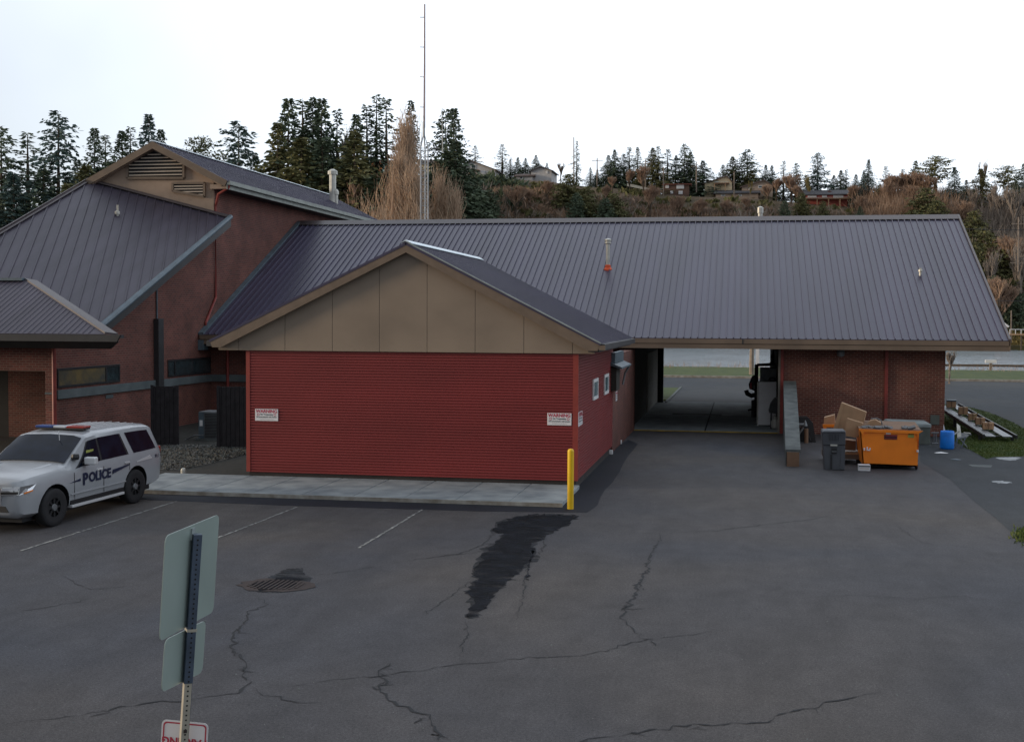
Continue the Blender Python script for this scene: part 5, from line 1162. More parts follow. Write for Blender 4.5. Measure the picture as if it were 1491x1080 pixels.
for px, py, wd, hp, lb, extra in ((1385, 604.5, 12, 8, 'blue and cream topped carton at the far upper end of the ramp', 'flashing'), (1402, 616.5, 12, 9.5, 'brown carton second from the top of the ramp with open lid', None),
                           (1416, 622.5, 11, 8.5, 'brown carton in the middle of the ramp beside the garden cane', None), (1427, 628.5, 12, 9, 'brown carton fourth down the ramp next to the lowest one', None), (1438.5, 633.5, 14, 9, 'lowest brown carton with dark lettering on its front face', 'text')):
    # locate on ramp: find s whose projection fits px
    best = min((abs((lambda v: CX + FP * v.dot(RT) / v.dot(FW))(rpt(k / 200, 0) - CAM) - px), k / 200) for k in range(201))[1]
    c_ = rpt(best, 0, .0); w_ = wd / 1800 * c_.y / 2; h_ = hp / 1800 * c_.y
    t = thing('cardboard_carton', lb, 'cardboard box', c_, R(-6), group='cartons set out on the black ramp')
    MB().box(-w_, w_, -.22, .22, .02, .02 + h_).build('body', 'cardboard', t, local=True)
    MB().box(-.03, .03, -.221, .221, .02, .023 + h_).build('tape', 'cardboard_dark', t, local=True)
    if extra == 'flashing': MB().box(-w_ - .01, w_ + .01, -.23, .23, .03 + h_, .09 + h_).build('lid', 'flashing', t, local=True)
    if extra == 'text':
        m_ = MB()
        for i, xx in enumerate((-.10, -.04, .03, .09)): m_.box(xx - .012, xx + .012, -.226, -.2225, .02 + h_ * .45, .02 + h_ * .8)
        m_.box(-.1, .1, -.226, -.2225, .02 + h_ * .2, .02 + h_ * .28); m_.build('print', 'cardboard_dark', t, local=True)
tag(MB().tube([P(1412, 611, 49), P(1425, 600, 49)], .015, 5).build('garden_cane', 'twig_yellow'), 'thin yellowish cane leaning out of the cartons over the grass', 'cane')
# ------------------------------------------------------------------ things inside the passage, right side
fy = 50.5; fr = thing('refrigerator', 'tall white refrigerator seen from its side in the passage', 'refrigerator', P(1118, 618, fy))
z1 = P(1118, 556, fy).z; xa_, xb_ = P(1104, 600, fy).x, P(1130, 600, fy).x
MB().box(xa_, xb_, fy, fy + .75, .07, z1).build('body', 'white', fr, bevel=.02); MB().box(xa_ - .05, xa_ - .003, fy + .02, fy + .73, .12, z1 - .02).build('door', 'metal_light', fr, bevel=.01); MB().box(xa_ + .02, xb_ - .02, fy + .03, fy + .7, .03, .07).build('base', 'black', fr)
MB().box(xa_ - .04, xa_ + .01, fy - .02, fy + .03, .05, .10).build('foot', 'white', fr)
cab = thing('cream_cabinet', 'cream cabinet behind and above the white refrigerator', 'cabinet', P(1120, 556, 53)); 
MB().box(P(1107, 540, 53).x, P(1134, 540, 53).x, 53, 53.7, .03, P(1120, 536.5, 53).z).build('body', 'concrete', cab, bevel=.02); MB().box(P(1107, 540, 53).x, P(1134, 540, 53).x, 52.96, 53.0, P(1120, 534.6, 53).z, P(1120, 536, 53).z).build('top_edge', 'rust', cab)
t = thing('black_bag', 'small round black bag on top of the refrigerator', 'bag', (P(1124, 556, fy).x, fy + .3, z1))
MB().lathe((P(1125, 556, fy).x, fy + .3, z1), [(.10, 0), (.16, .05), (.15, .13), (.08, .18), (.02, .19)], 10).build('body', 'black', t)
gy = 49.3; gl_ = thing('barbecue_grill', 'black covered barbecue grill with propane tank in the passage corner', 'grill', P(1126, 622, gy))
MB().prism([P(1119.5, 598, gy), P(1122, 588, gy), P(1128, 580, gy), P(1133, 579, gy), P(1133, 603, gy), P(1120, 601, gy)], (0, .6, 0)).build('hood', 'black', gl_)
MB().box(P(1122, 600, gy).x, P(1124, 600, gy).x, gy, gy + .5, .03, P(1120, 600, gy).z).build('leg', 'black', gl_); MB().box(P(1131.5, 600, gy).x, P(1132.5, 600, gy).x, gy, gy + .5, .03, P(1120, 600, gy).z).build('leg', 'black', gl_)
q = P(1128.5, 620, gy - .15); tk = MB(); tk.lathe((q.x, gy - .1, .05), [(.11, 0), (.14, .04), (.155, .15), (.155, .28), (.10, .36), (.06, .38), (.08, .40), (.08, .47), (.05, .47)], 16); tag(tk.build('propane_tank', 'metal_light'), 'small white propane tank below the black grill', 'gas tank')
ry = 55.0; rk = thing('equipment_rack', 'dark rack hung with black gear left of the refrigerator', 'rack', P(1098, 600, ry))
MB().box(P(1099, 560, ry).x, P(1104, 560, ry).x, ry, ry + 1.5, .03, P(1100, 532, ry).z).build('frame', 'rust', rk)
MB().prism([P(1090, 560, ry), P(1095, 548, ry), P(1101, 545, ry), P(1101, 570, ry), P(1091, 566, ry)], (0, .4, 0)).build('backpack', 'black', rk)
MB().prism([P(1091, 565, ry - .1), P(1092, 557, ry - .1), P(1095, 557, ry - .1), P(1095, 566, ry - .1)], (0, .08, 0)).build('red_pouch', 'sign_red', rk); MB().prism([P(1097, 567, ry - .1), P(1097, 561, ry - .1), P(1099.5, 561, ry - .1), P(1099.5, 567, ry - .1)], (0, .08, 0)).build('cream_pouch', 'concrete', rk)
MB().tube([P(1086.5, 568, ry), P(1088, 573, ry), P(1094, 576, ry), P(1101, 574, ry)], .10, 8).build('gear_roll', 'black', rk); MB().box(P(1094, 590, ry).x, P(1103, 590, ry).x, ry, ry + .6, .03, P(1095, 583, ry).z).tube([P(1089, 597, ry), P(1103, 595, ry)], .05).build('lower_crate', 'black', rk)
MB().prism([P(1102, 533, ry + .2), P(1134, 533, ry + .2), P(1134, 529, ry + .2), P(1103, 530, ry + .2)], (0, .8, 0)).build('top_shelf', 'black', rk)
t = thing('hanging_tarp', 'dark bunched tarp hanging under the ceiling by the right passage wall', 'tarp', P(1128, 525, 57)); MB().prism([P(1121, 531, 57), P(1125, 524, 57), P(1123, 520, 57), P(1127, 506, 57), P(1137, 506, 57), P(1137, 531, 57)], (0, 1.5, 0)).build('cloth', 'dark', t)
tag(MB().prism([P(1100.5, 533, 88), P(1105.5, 533, 88), P(1105.5, 480, 88), P(1100.5, 480, 88)], (0, .25, 0)).build('white_post', 'white'), 'broad white post on the river verge seen through the passage', 'post')
t = thing('tree_stump', 'pale broken tree trunk on the river verge seen through the passage', 'tree', P(1094, 545, 96)); MB().tube([P(1094.5, 546, 96), P(1094.5, 520, 96), P(1095.5, 490, 96)], .20, 8, .13).build('trunk', 'bark_pale', t)
# ------------------------------------------------------------------ hill beyond the river
CREST = [(-400, 335), (0, 318), (130, 300), (200, 290), (400, 285), (500, 275), (560, 255), (700, 258), (800, 265), (850, 272), (900, 275), (940, 281), (1000, 286), (1100, 290), (1200, 299), (1300, 305), (1400, 312), (1500, 316), (1900, 330)]
def crest(px):
    if px <= CREST[0][0]: return CREST[0][1]
    for (a, ya), (b2, yb2) in zip(CREST, CREST[1:]):
        if px <= b2: return ya + (yb2 - ya) * (px - a) / (b2 - a)
    return CREST[-1][1]
def hz(px, Y):
    zc = P(px, crest(px), 300).z
    if Y <= 238: return -1.3
    if Y < 300:
        t = (Y - 238) / 62; s_ = t * t * (3 - 2 * t); s_ = .55 * t + .45 * s_
        return -1.3 + (zc + 1.3) * s_ + 1.2 * math.sin(px * .045 + Y * .1) * math.sin(math.pi * min(1, t)) + .8 * math.sin(px * .13 + Y * .07) * math.sin(math.pi * min(1, t))
    return zc + (Y - 300) * (.035 if px < 560 else .05)
hm = MB(); pxs = list(range(-900, 2500, 20)); Ys = [236, 240, 245, 252, 260, 268, 276, 284, 290, 295, 300, 306, 315, 330, 350, 400, 500]
vs = []
for Y in Ys:
    for px in pxs:
        q = P(px, 464, Y); vs.append((q.x, Y, hz(px, Y)))
n = len(pxs); hm.add(vs, [(j * n + i, j * n + i + 1, (j + 1) * n + i + 1, (j + 1) * n + i) for j in range(len(Ys) - 1) for i in range(n - 1)])
struct(hm.build('hill', 'hill', smooth=True))
def base(px, Y): q = P(px, 464, Y); return Vector((q.x, Y, hz(px, Y)))
# ------------------------------------------------------------------ trees
def conifer(seed, H=20.0, wid=.42, nbr=420, bare=.04, droop=.35, leaf=1.0, prof=None, jit=(.55, 1.12)):
    r_ = random.Random(seed); cr = MB(); tr = MB()
    tr.tube([(0, 0, 0), (.1 * r_.uniform(-1, 1), 0, H * .5), (0, 0, H * .985)], .012 * H + .05, 7, .02)
    lob = [r_.uniform(.75, 1.15) for _ in range(12)]
    for i in range(nbr):
        t = (i + r_.random()) / nbr; t = t ** .95; z = H * (bare + (1 - bare) * t); a = r_.uniform(0, 6.283)
        env = prof(t) if prof else (1 - t) ** 1.0
        env *= lob[int(a / 6.2832 * 6) % 6 + (6 if int(t * 9) % 2 else 0)] * r_.uniform(*jit)
        L_ = H * wid * .5 * env + .10; dx_, dy_ = math.cos(a), math.sin(a); up_b = r_.uniform(-.12, .22) + .5 * max(0, t - .8)
        if L_ > 1.6 and i % 2 == 0: tr.tube([(0, 0, z), (dx_ * L_ * .5, dy_ * L_ * .5, z + L_ * .5 * (up_b - droop * .4)), (dx_ * L_ * .9, dy_ * L_ * .9, z + L_ * (up_b * .8 - droop * .7))], .03, 3, .012, cap=False)
        m_ = max(2, int(L_ / .36))
        for j in range(m_):
            u = (j + r_.random()) / m_; rr = L_ * (u ** .75); zz = z + rr * up_b - droop * L_ * u * u * .8
            for s_ in (-1, 1):
                a2 = a + s_ * r_.uniform(.2, 1.3); l2 = leaf * r_.uniform(.35, .75) * (1 - .35 * t)
                p0 = Vector((dx_ * rr, dy_ * rr, zz + r_.uniform(-.12, .12))); d2 = Vector((math.cos(a2), math.sin(a2), r_.uniform(-1.1, .25))).normalized()
                sd_ = d2.cross(Vector((r_.gauss(0, 1), r_.gauss(0, 1), r_.gauss(0, 1)))).normalized() * l2 * .26
                cr.add([p0, p0 + d2 * l2 * .45 + sd_, p0 + d2 * l2, p0 + d2 * l2 * .45 - sd_], [(0, 1, 2, 3)])
    return tr, cr
def bare_tree(seed, H=14, spread=.5, upright=.6, depth=4, kids=4, r0=.3, twigs=True):
    r_ = random.Random(seed); tr = MB(); tw = MB()
    def grow(p, d, L_, r, dep):
        e = p + d * L_; mid_ = p + d * L_ * .5 + Vector((r_.uniform(-1, 1), r_.uniform(-1, 1), 0)) * L_ * .06
        (tr if dep >= depth - 1 else tw).tube([p, mid_, e], r, 4 if dep > 1 else 3, r * .55, cap=False)
        if dep == 0: return
        for k in range(kids):
            nd = Vector((r_.gauss(0, spread), r_.gauss(0, spread), upright)) + d * .9; nd.normalize()
            st_ = p + d * L_ * r_.uniform(.45, 1.0)
            grow(st_, nd, L_ * r_.uniform(.5, .78), r * .62, dep - 1)
    grow(Vector((0, 0, 0)), Vector((r_.uniform(-.05, .05), 0, 1)), H * .24, r0, depth)
    return tr, tw
def poplar(seed, H=22, w=.16, n=420, r=.035):
    r_ = random.Random(seed); tr = MB(); tw = MB()
    for k in range(5): tr.tube([(r_.uniform(-.6, .6), r_.uniform(-.6, .6), 0), (r_.uniform(-1, 1), r_.uniform(-1, 1), H * .5), (r_.uniform(-.8, .8), r_.uniform(-.8, .8), H * r_.uniform(.8, .98))], .16, 5, .03)
    for i in range(n):
        a = r_.uniform(0, 6.28); z0 = H * r_.random() ** 1.1 * .88; env = w * H * (math.sin(min(1, z0 / H * 1.25 + .22) * math.pi) ** .6) * .9 + .25
        rr = env * math.sqrt(r_.random()); x_, y_ = rr * math.cos(a), rr * math.sin(a); L_ = r_.uniform(1.2, 3.6) * H / 22
        p = Vector((x_, y_, z0)); q = p + Vector((x_ * .12 + r_.gauss(0, .25), y_ * .12 + r_.gauss(0, .25), L_)); q2 = q + Vector((r_.gauss(0, .3), r_.gauss(0, .3), L_ * .6))
        tw.tube([p * .0 + Vector((x_ * .5, y_ * .5, z0 - L_ * .6)), p, q, q2], r, 3, .008, cap=False)
    return tr, tw
PROT = {}
def proto(key, fn, tm, cm, smooth=False):
    tr, cr = fn(); PROT[key] = (tr.mesh(key + '_trunk', tm), cr.mesh(key + '_crown', cm), max(v[2] for v in cr.v))
full = lambda t: (1 - t) ** .7
umb = lambda t: max(.0, math.sin(min(1, (t - .35) / .65 * .95 + .05) * math.pi)) ** .6 if t > .35 else .0
proto('fir_dense', lambda: conifer(1, 22, .62, 620), 'bark', 'needles_dark')
proto('fir_dense2', lambda: conifer(2, 22, .68, 620, leaf=1.1), 'bark', 'needles_olive')
proto('fir_blue', lambda: conifer(3, 22, .56, 640, droop=.3), 'bark', 'needles_blue')
proto('fir_thin', lambda: conifer(4, 24, .30, 230, .12, .3, prof=lambda t: (1 - t) ** .6 * (.35 + .75 * random.Random(int(t * 34)).random())), 'bark', 'needles_dark')
proto('fir_loose', lambda: conifer(5, 22, .52, 360, .06, .2, 1.2, prof=lambda t: (1 - t) ** .65 * (.5 + .6 * random.Random(int(t * 20) + 9).random())), 'bark', 'needles_dark')
proto('fir_loose2', lambda: conifer(6, 22, .60, 380, .05, .12, 1.2, prof=lambda t: (1 - t) ** .6 * (.5 + .6 * random.Random(int(t * 18) + 77).random())), 'bark', 'needles_blue')
proto('fir_mid', lambda: conifer(21, 18, .66, 460, leaf=1.1, jit=(.35, 1.25)), 'bark', 'needles_dark')
proto('fir_slim', lambda: conifer(22, 24, .42, 500, leaf=.9), 'bark', 'needles_dark')
proto('pine', lambda: conifer(7, 16, .75, 210, .3, -.05, 1.2, prof=umb), 'bark', 'needles_olive')
proto('bush_green', lambda: conifer(8, 10, .75, 330, .0, .1, 1.2, prof=lambda t: math.sqrt(max(0, 1 - t * t))), 'bark', 'needles_olive')
proto('bush_dark', lambda: conifer(9, 10, .70, 330, .0, .1, 1.2, prof=lambda t: math.sqrt(max(0, 1 - t ** 1.6))), 'bark', 'needles_dark')
proto('bare_brown', lambda: bare_tree(11, 15, .48, .62, 5, 5, .3), 'bark', 'twig_brown')
proto('bare_grey', lambda: bare_tree(12, 15, .36, .85, 5, 4, .26), 'bark_pale', 'twig_grey')
proto('bare_gold', lambda: bare_tree(13, 12, .4, .8, 5, 4), 'bark_pale', 'twig_yellow')
proto('bare_rust', lambda: bare_tree(14, 13, .5, .55, 5, 5, .28), 'bark', 'twig_brown')
proto('poplar', lambda: poplar(15, 22, .17, 2800, .042), 'twig_brown', 'twig_gold')
proto('poplar2', lambda: poplar(16, 16, .26, 1900, .036), 'twig_brown', 'twig_gold')
KN = {'fir': ('conifer_tree', 'trees'), 'pin': ('pine_tree', 'trees'), 'bus': ('evergreen_shrub', 'shrubs'), 'bar': ('bare_tree', 'bare trees'), 'pop': ('bare_poplar', 'bare trees')}
rot_r = random.Random(3)
def tree(key, px, ytop, Y, wf, label, group='trees on the hill beyond the river', zb=None):
    if key == 'fir_dense': key = ('fir_dense', 'fir_mid', 'fir_slim', 'fir_dense')[int(px) % 4]; wf = wf * {'fir_mid': .9, 'fir_slim': 1.3}.get(key, 1)
    tm, cm, H = PROT[key]; b_ = base(px, Y) if zb is None else Vector((P(px, 464, Y).x, Y, zb)); zt = P(px, ytop, Y).z
    s_ = max(.15, (zt - b_.z) / H); nm = KN[key[:3]][0]
    t = thing(nm, label, 'shrub' if key[:3] == 'bus' else 'tree', b_, rot_r.uniform(0, 6.28), group)
    wf = wf * (1.75 if Y > 290 and key[:3] == 'fir' else 1.4 if key[:3] == 'fir' else 1.0)
    t.scale = (s_ * wf, s_ * wf, s_)
    for nm2, me_ in (('trunk', tm), ('crown', cm)):
        o_ = bpy.data.objects.new(nm2, me_); COL.objects.link(o_); o_.parent = t
T = [
 ('fir_thin', -28, 200, 262, 1.5, 'conifer cut by the left frame edge'), ('fir_loose', 5, 182, 258, .95, 'tall pale topped conifer at the far left of the skyline'), ('fir_thin', 43, 192, 262, 1.7, 'slim conifer with see-through branches second from the left'),
 ('fir_loose2', 88, 161, 256, 1.05, 'tallest broad conifer on the left with flat spreading top'), ('fir_dense', 115, 232, 268, 1.3, 'short dark conifer tucked right of the tallest left conifer'), ('fir_dense', 140, 186, 262, .95, 'pointed dark conifer between the broad left giant and the gable'), ('fir_thin', 156, 196, 266, 1.4, 'thin conifer tip just right of the pointed dark conifer'),
 ('fir_dense', 180, 190, 262, 1.1, 'bushy dark conifer rising left of the louvred gable'), ('fir_thin', 192, 184, 264, 1.2, 'pale feathery conifer top left of the gable peak'), ('fir_blue', 219, 165, 260, 1.0, 'dense conical spruce right behind the gable peak'), ('fir_dense', 236, 188, 262, .8, 'small dark conifer touching the spruce behind the gable peak'),
 ('fir_blue', 22, 250, 248, 1.4, 'low dark conifer at the left edge behind the roof hip'), ('fir_dense', 66, 246, 250, 1.5, 'low dark conifer below the broad left giant'), ('fir_dense2', 128, 240, 250, 1.4, 'olive conifer low behind the left roof hip'), ('fir_dense', -10, 270, 246, 1.5, 'dark thicket conifer low at the frame edge'), ('fir_dense2', 100, 266, 246, 1.4, 'low olive thicket tree behind the left roof slope'), ('fir_dense', 165, 235, 250, 1.4, 'dark low conifer beside the gable rake'),
 ('pine', 291, 196, 266, .62, 'small umbrella crowned pine above the upper roof'), ('fir_loose2', 349, 176, 258, 1.15, 'broad pyramidal conifer above the upper roof ridge'), ('fir_dense', 330, 235, 266, 1.3, 'low conifer left of the pyramidal one above the roof'), ('fir_dense', 372, 222, 268, 1.1, 'short conifer right of the pyramidal one above the roof'),
 ('fir_dense', 421, 143, 256, .95, 'tall dark conifer starting the big central clump'), ('fir_dense2', 405, 178, 252, 1.0, 'olive lower conifer at the left foot of the central clump'), ('fir_thin', 441, 144, 260, 1.6, 'slender conifer second in the central clump'), ('fir_dense', 456, 141, 258, .9, 'tall pointed conifer third in the central clump'), ('fir_dense', 469, 143, 257, .9, 'tall pointed conifer at the right side of the central clump'), ('fir_thin', 491, 158, 262, 1.2, 'ragged thin conifer right of the central clump'),
 ('fir_dense2', 440, 200, 248, 1.4, 'olive mass conifer in front of the central clump'), ('fir_dense', 470, 205, 248, 1.3, 'dark lower conifer behind the white chimney pipe'),
 ('bare_grey', 500, 176, 262, .8, 'pale bare tree between the two conifer clumps'), ('fir_dense', 519, 166, 258, .9, 'dark conifer left of the thin twin conifers'), ('fir_dense2', 516, 190, 248, 1.3, 'wide olive conifer right of the white chimney pipe'), ('fir_thin', 534, 152, 262, 1.3, 'thin conifer left of the ragged twin tips'),
 ('fir_thin', 548, 137, 262, 1.2, 'highest ragged thin conifer left of the golden poplar'), ('fir_thin', 562, 142, 260, 1.3, 'open thin conifer touching the golden poplar'), ('fir_dense', 545, 258, 244, 1.9, 'very dark low conifer left of the golden poplar'),
 ('fir_dense', 598, 146, 262, .75, 'dark conifer top rising out of the golden poplar'), ('fir_loose', 648, 158, 262, .8, 'broad dark conifer behind the antenna with double tip'), ('fir_dense', 660, 157, 260, .9, 'dense dark conifer right of the radio tower'), ('fir_dense', 664, 205, 258, 1.3, 'low dark skirt conifer right of the radio tower'),
 ('fir_thin', 691, 212, 312, 1.7, 'small conifer behind the grey gabled house'), ('fir_thin', 730, 210, 312, 1.8, 'conifer right of the grey gabled house'), ('fir_dense', 742, 232, 308, 1.2, 'short round conifer left of the second grey house'), ('fir_dense', 753, 229, 308, 1.0, 'short conifer beside the short round one'), ('fir_dense', 764, 230, 310, 1.0, 'short dark conifer before the second grey house'), ('fir_dense', 779, 226, 312, 1.1, 'small pointed conifer behind the low brown roof'), ('fir_dense', 795, 237, 316, .8, 'tiny conifer tip behind the second grey house'),
 ('bare_grey', 815, 236, 306, 1.3, 'pale bare tree right of the second grey house'), ('fir_thin', 838, 205, 306, .8, 'nearly bare conifer beside the tall utility pole'), ('fir_dense', 858, 244, 306, 1.2, 'short dark conifer right of the tall utility pole'), ('fir_dense', 868, 246, 308, 1.0, 'short dark conifer under the crossarm pole'),
 ('fir_dense', 884, 226, 308, 1.1, 'dark conifer on the left flank of the ridge grove'), ('fir_dense', 893, 218, 308, 1.0, 'pointed conifer topping the left end of the ridge grove'), ('fir_dense', 906, 224, 309, 1.2, 'bushy conifer inside the ridge grove'), ('fir_thin', 914, 214, 310, 1.6, 'spiky conifer in the middle of the ridge grove'), ('fir_dense', 926, 214, 308, .9, 'tall conifer above the yellow lit house'), ('fir_dense2', 948, 215, 306, 1.1, 'olive pointed conifer in the ridge grove'), ('fir_thin', 956, 213, 308, 1.5, 'tall thin conifer next to the olive pointed one'), ('fir_thin', 970, 217, 309, 1.7, 'pale thin conifer above the brown box house'), ('fir_dense', 982, 227, 308, 1.0, 'dark conifer just left of the biggest grove tree'), ('fir_loose', 994, 209, 308, .95, 'biggest broad conifer of the ridge grove'), ('fir_dense', 1003, 221, 309, 1.0, 'dark conifer on the right side of the biggest grove tree'), ('fir_dense', 1021, 234, 309, 1.5, 'lone round topped conifer right of the ridge grove'),
 ('fir_dense', 1050, 240, 314, 1.2, 'dark conifer behind the cream gabled house'), ('fir_dense2', 1064, 228, 313, 1.3, 'olive conifer behind the cream gabled house'), ('fir_loose', 1085, 217, 312, 1.3, 'wide spreading conifer above the long brown roof'), ('fir_dense2', 1092, 248, 309, 1.6, 'olive rounded tree below the wide spreading conifer'), ('fir_dense', 1112, 240, 312, .9, 'small conifer on a tall stem right of the wide one'), ('fir_dense', 1121, 241, 313, .9, 'small conifer paired beside the tall stemmed one'), ('fir_thin', 1138, 234, 308, 1.4, 'half bare conifer right of the brown gable house'), ('fir_loose', 1156, 237, 308, .9, 'dark flat topped conifer with reddish undergrowth'),
 ('fir_loose2', 1187, 222, 310, 1.0, 'tall tiered conifer with leader above the red house'), ('fir_dense', 1172, 262, 309, 1.2, 'low green conifer left of the red house'), ('fir_dense', 1211, 255, 316, 1.1, 'small dark conifer behind the red house roof'), ('fir_dense', 1221, 248, 316, 1.1, 'pointed conifer right behind the red house chimney'), ('fir_thin', 1229, 247, 316, 1.4, 'thin conifer right of the red house'), ('fir_dense', 1243, 254, 314, 1.1, 'dark conifer left of the dense twin spruce'), ('fir_blue', 1261, 232, 300, .85, 'dense blue green spruce standing tall on the right hill'), ('fir_blue', 1254, 248, 301, .8, 'lower shoulder spruce joined to the tall blue green one'), ('fir_thin', 1286, 242, 312, 1.4, 'pale thin treetop right of the blue spruce'), ('fir_dense2', 1278, 268, 296, 1.2, 'olive conifer at the foot of the blue spruce'),
 ('fir_thin', 1311, 246, 314, 1.5, 'pale treetop behind the rust coloured wood'), ('fir_dense', 1329, 234, 312, .9, 'dark conifer tip above the rust coloured wood'), ('pine', 1358, 226, 304, 1.15, 'spreading windswept pine on the right hill'), ('fir_blue', 1386, 243, 294, 1.0, 'dark blue conical spruce above the roof corner'), ('fir_dense', 1403, 262, 300, 1.1, 'dark tip behind the conical spruce'), ('fir_dense2', 1424, 246, 298, 1.3, 'olive broad conifer right of the conical spruce'), ('bare_grey', 1427, 230, 304, .6, 'tall bare crown above the olive broad conifer'), ('pine', 1462, 240, 304, 1.0, 'open pine near the right edge of the skyline'), ('fir_dense', 1487, 238, 300, 1.3, 'dark conifer at the right frame edge'), ('fir_dense', 1475, 262, 296, 1.2, 'dark conifer under the open pine'), ('fir_dense', 1510, 250, 300, 1.3, 'conifer partly outside the right frame edge'),
]
for a in T: tree(*a)
T2 = [('bush_green', 826, 252, 284, 1.3, 'large green evergreen shrub on the slope below the tall pole'), ('bush_green', 852, 270, 282, 1.1, 'green evergreen shrub right of the large one on the slope'), ('bush_dark', 838, 280, 278, 1.1, 'dark evergreen shrub low on the slope under the poles'), ('bush_green', 893, 280, 280, 1.2, 'olive pointed shrub low on the slope above the roof ridge'), ('bush_dark', 880, 288, 278, 1.2, 'dark low shrub left of the olive pointed shrub'), ('bush_dark', 690, 262, 284, 1.5, 'dark green shrub mass below the grey gabled house'), ('bush_dark', 712, 275, 280, 1.3, 'dark shrub lower right of the grey gabled house'), ('bush_dark', 675, 285, 276, 1.3, 'dark shrub beside the right poplar clump'), ('bush_dark', 553, 272, 270, 1.6, 'very dark shrub mass left of the golden poplar'), ('bush_dark', 560, 292, 262, 1.4, 'dark low shrub behind the yellow bush'),
      ('bush_green', 1165, 280, 288, 1.0, 'olive evergreen shrub left below the red house'), ('bush_green', 1196, 292, 284, .9, 'green shrub directly below the red house deck'), ('bush_dark', 1140, 292, 284, .9, 'dark shrub left of the shrubs under the red house'), ('bush_green', 1345, 272, 282, 1.3, 'olive shrub mass above the right end of the ridge'), ('bush_green', 1362, 290, 276, 1.0, 'olive shrub just above the roof corner'), ('bush_dark', 1250, 300, 284, .7, 'low dark shrub above the ridge right of the red house'), ('bush_green', 1430, 330, 262, 1.2, 'large olive shrub right of the roof corner'), ('bush_green', 1412, 350, 256, 1.1, 'olive shrub along the right roof edge'), ('bush_green', 1455, 360, 256, 1.1, 'olive shrub below the large one at right'), ('bush_dark', 1448, 400, 250, 1.0, 'dark shrub lower on the right bank'), ('bush_dark', 1480, 420, 248, 1.0, 'dark shrub near the river bank at right'), ('bush_green', 1415, 305, 274, 1.1, 'olive shrub next to the roof ridge end')]
for a in T2: tree(*a, group='evergreen shrubs on the slope')
T3 = [('bare_rust', 935, 240, 296, 1.1, 'reddish bare tree in front of the ridge grove'), ('bare_rust', 915, 246, 297, 1.0, 'reddish bare tree left of the yellow lit house'), ('bare_brown', 890, 256, 296, 1.1, 'brown bare tree below the left of the ridge grove'), ('bare_rust', 945, 268, 284, 1.2, 'wine brown bare tree below the guard rail'), ('bare_brown', 795, 262, 286, 1.3, 'tall brown bare tree below the second grey house'), ('bare_brown', 770, 275, 284, 1.2, 'brown bare tree on the slope left of the tall bare one'), ('bare_grey', 735, 272, 284, 1.2, 'grey bare tree below the grey gabled house'), ('bare_brown', 750, 268, 282, 1.3, 'brown bare tree in the middle of the steep bank'), ('bare_rust', 880, 268, 288, 1.0, 'reddish bare tree above the green shrubs'), ('bare_brown', 985, 284, 286, 1.4, 'brown bare tree below the brown box house'), ('bare_rust', 1015, 288, 284, 1.4, 'rust bare tree right below the brown box house'), ('bare_brown', 1055, 290, 286, 1.4, 'brown bare tree under the long brown roof'), ('bare_rust', 1085, 286, 288, 1.3, 'rust bare tree under the brown gable house'), ('bare_brown', 1115, 268, 296, 1.2, 'tall brown bare tree right of the brown gable house'), ('bare_rust', 1128, 258, 300, 1.1, 'reddish bare crown beside the half bare conifer'), ('bare_brown', 1150, 252, 298, 1.2, 'orange brown bare tree left of the red house'), ('bare_rust', 1160, 268, 294, 1.2, 'orange bare tree touching the left side of the red house'), ('bare_rust', 1240, 268, 298, 1.3, 'brown bare tree right of the red house'), ('bare_brown', 1250, 285, 290, 1.3, 'brown bare tree below the blue spruce'), ('bare_rust', 1298, 252, 300, 1.4, 'rust coloured bare tree at the left of the rusty wood'), ('bare_rust', 1316, 250, 301, 1.4, 'rust coloured bare tree in the middle of the rusty wood'), ('bare_rust', 1334, 248, 300, 1.4, 'rust coloured bare tree right of the middle of the rusty wood'), ('bare_rust', 1348, 254, 298, 1.3, 'rust coloured bare tree beneath the windswept pine'), ('bare_brown', 1290, 262, 294, 1.2, 'grey brown bare tree beside the small orange house'), ('bare_brown', 1322, 268, 292, 1.3, 'brown bare tree right of the small orange house'), ('bare_grey', 1415, 270, 290, 1.2, 'grey bare tree right of the conical spruce'), ('bare_grey', 1440, 265, 288, 1.2, 'grey bare tree among the right bank saplings'), ('bare_grey', 1455, 268, 282, 1.2, 'pale stemmed tree second from the right frame edge'), ('bare_grey', 1472, 270, 280, 1.2, 'pale stemmed tree near the right frame edge'), ('bare_grey', 1488, 268, 282, 1.2, 'pale stemmed tree at the right frame edge'), ('bare_brown', 1400, 290, 280, 1.0, 'brown bare tree above the roof ridge end'), ('bare_brown', 1466, 340, 258, 1.2, 'brown bare tree low on the right bank'), ('bare_grey', 1440, 360, 252, 1.1, 'grey leaning bare tree beside the roof edge'), ('bare_grey', 1485, 350, 252, 1.2, 'grey bare tree low at the right frame edge'), ('bare_brown', 1455, 400, 245, 1.2, 'brown bare tree at the foot of the bank'), ('bare_gold', 538, 270, 250, .9, 'small yellowish bare tree left of the golden poplar'), ('bare_brown', 515, 262, 248, .9, 'greyish bare tree left of the small yellowish one'), ('bare_gold', 1090, 262, 300, .8, 'yellowish bare tree behind the long brown roof'), ('bare_gold', 1175, 252, 304, .9, 'golden bare tree between the orange ones and the red house')]
for a in T3: tree(*a, group='bare trees on the slope')
tree('poplar', 591, 148, 235, 1.7, 'tall golden brown bare poplar left of the radio tower', 'golden poplars', zb=-1)
tree('poplar', 582, 205, 228, 1.6, 'lower golden poplar at the left side of the tall one', 'golden poplars', zb=-1)
tree('poplar2', 600, 225, 226, 1.7, 'golden poplar in front at the tower foot', 'golden poplars', zb=-1)
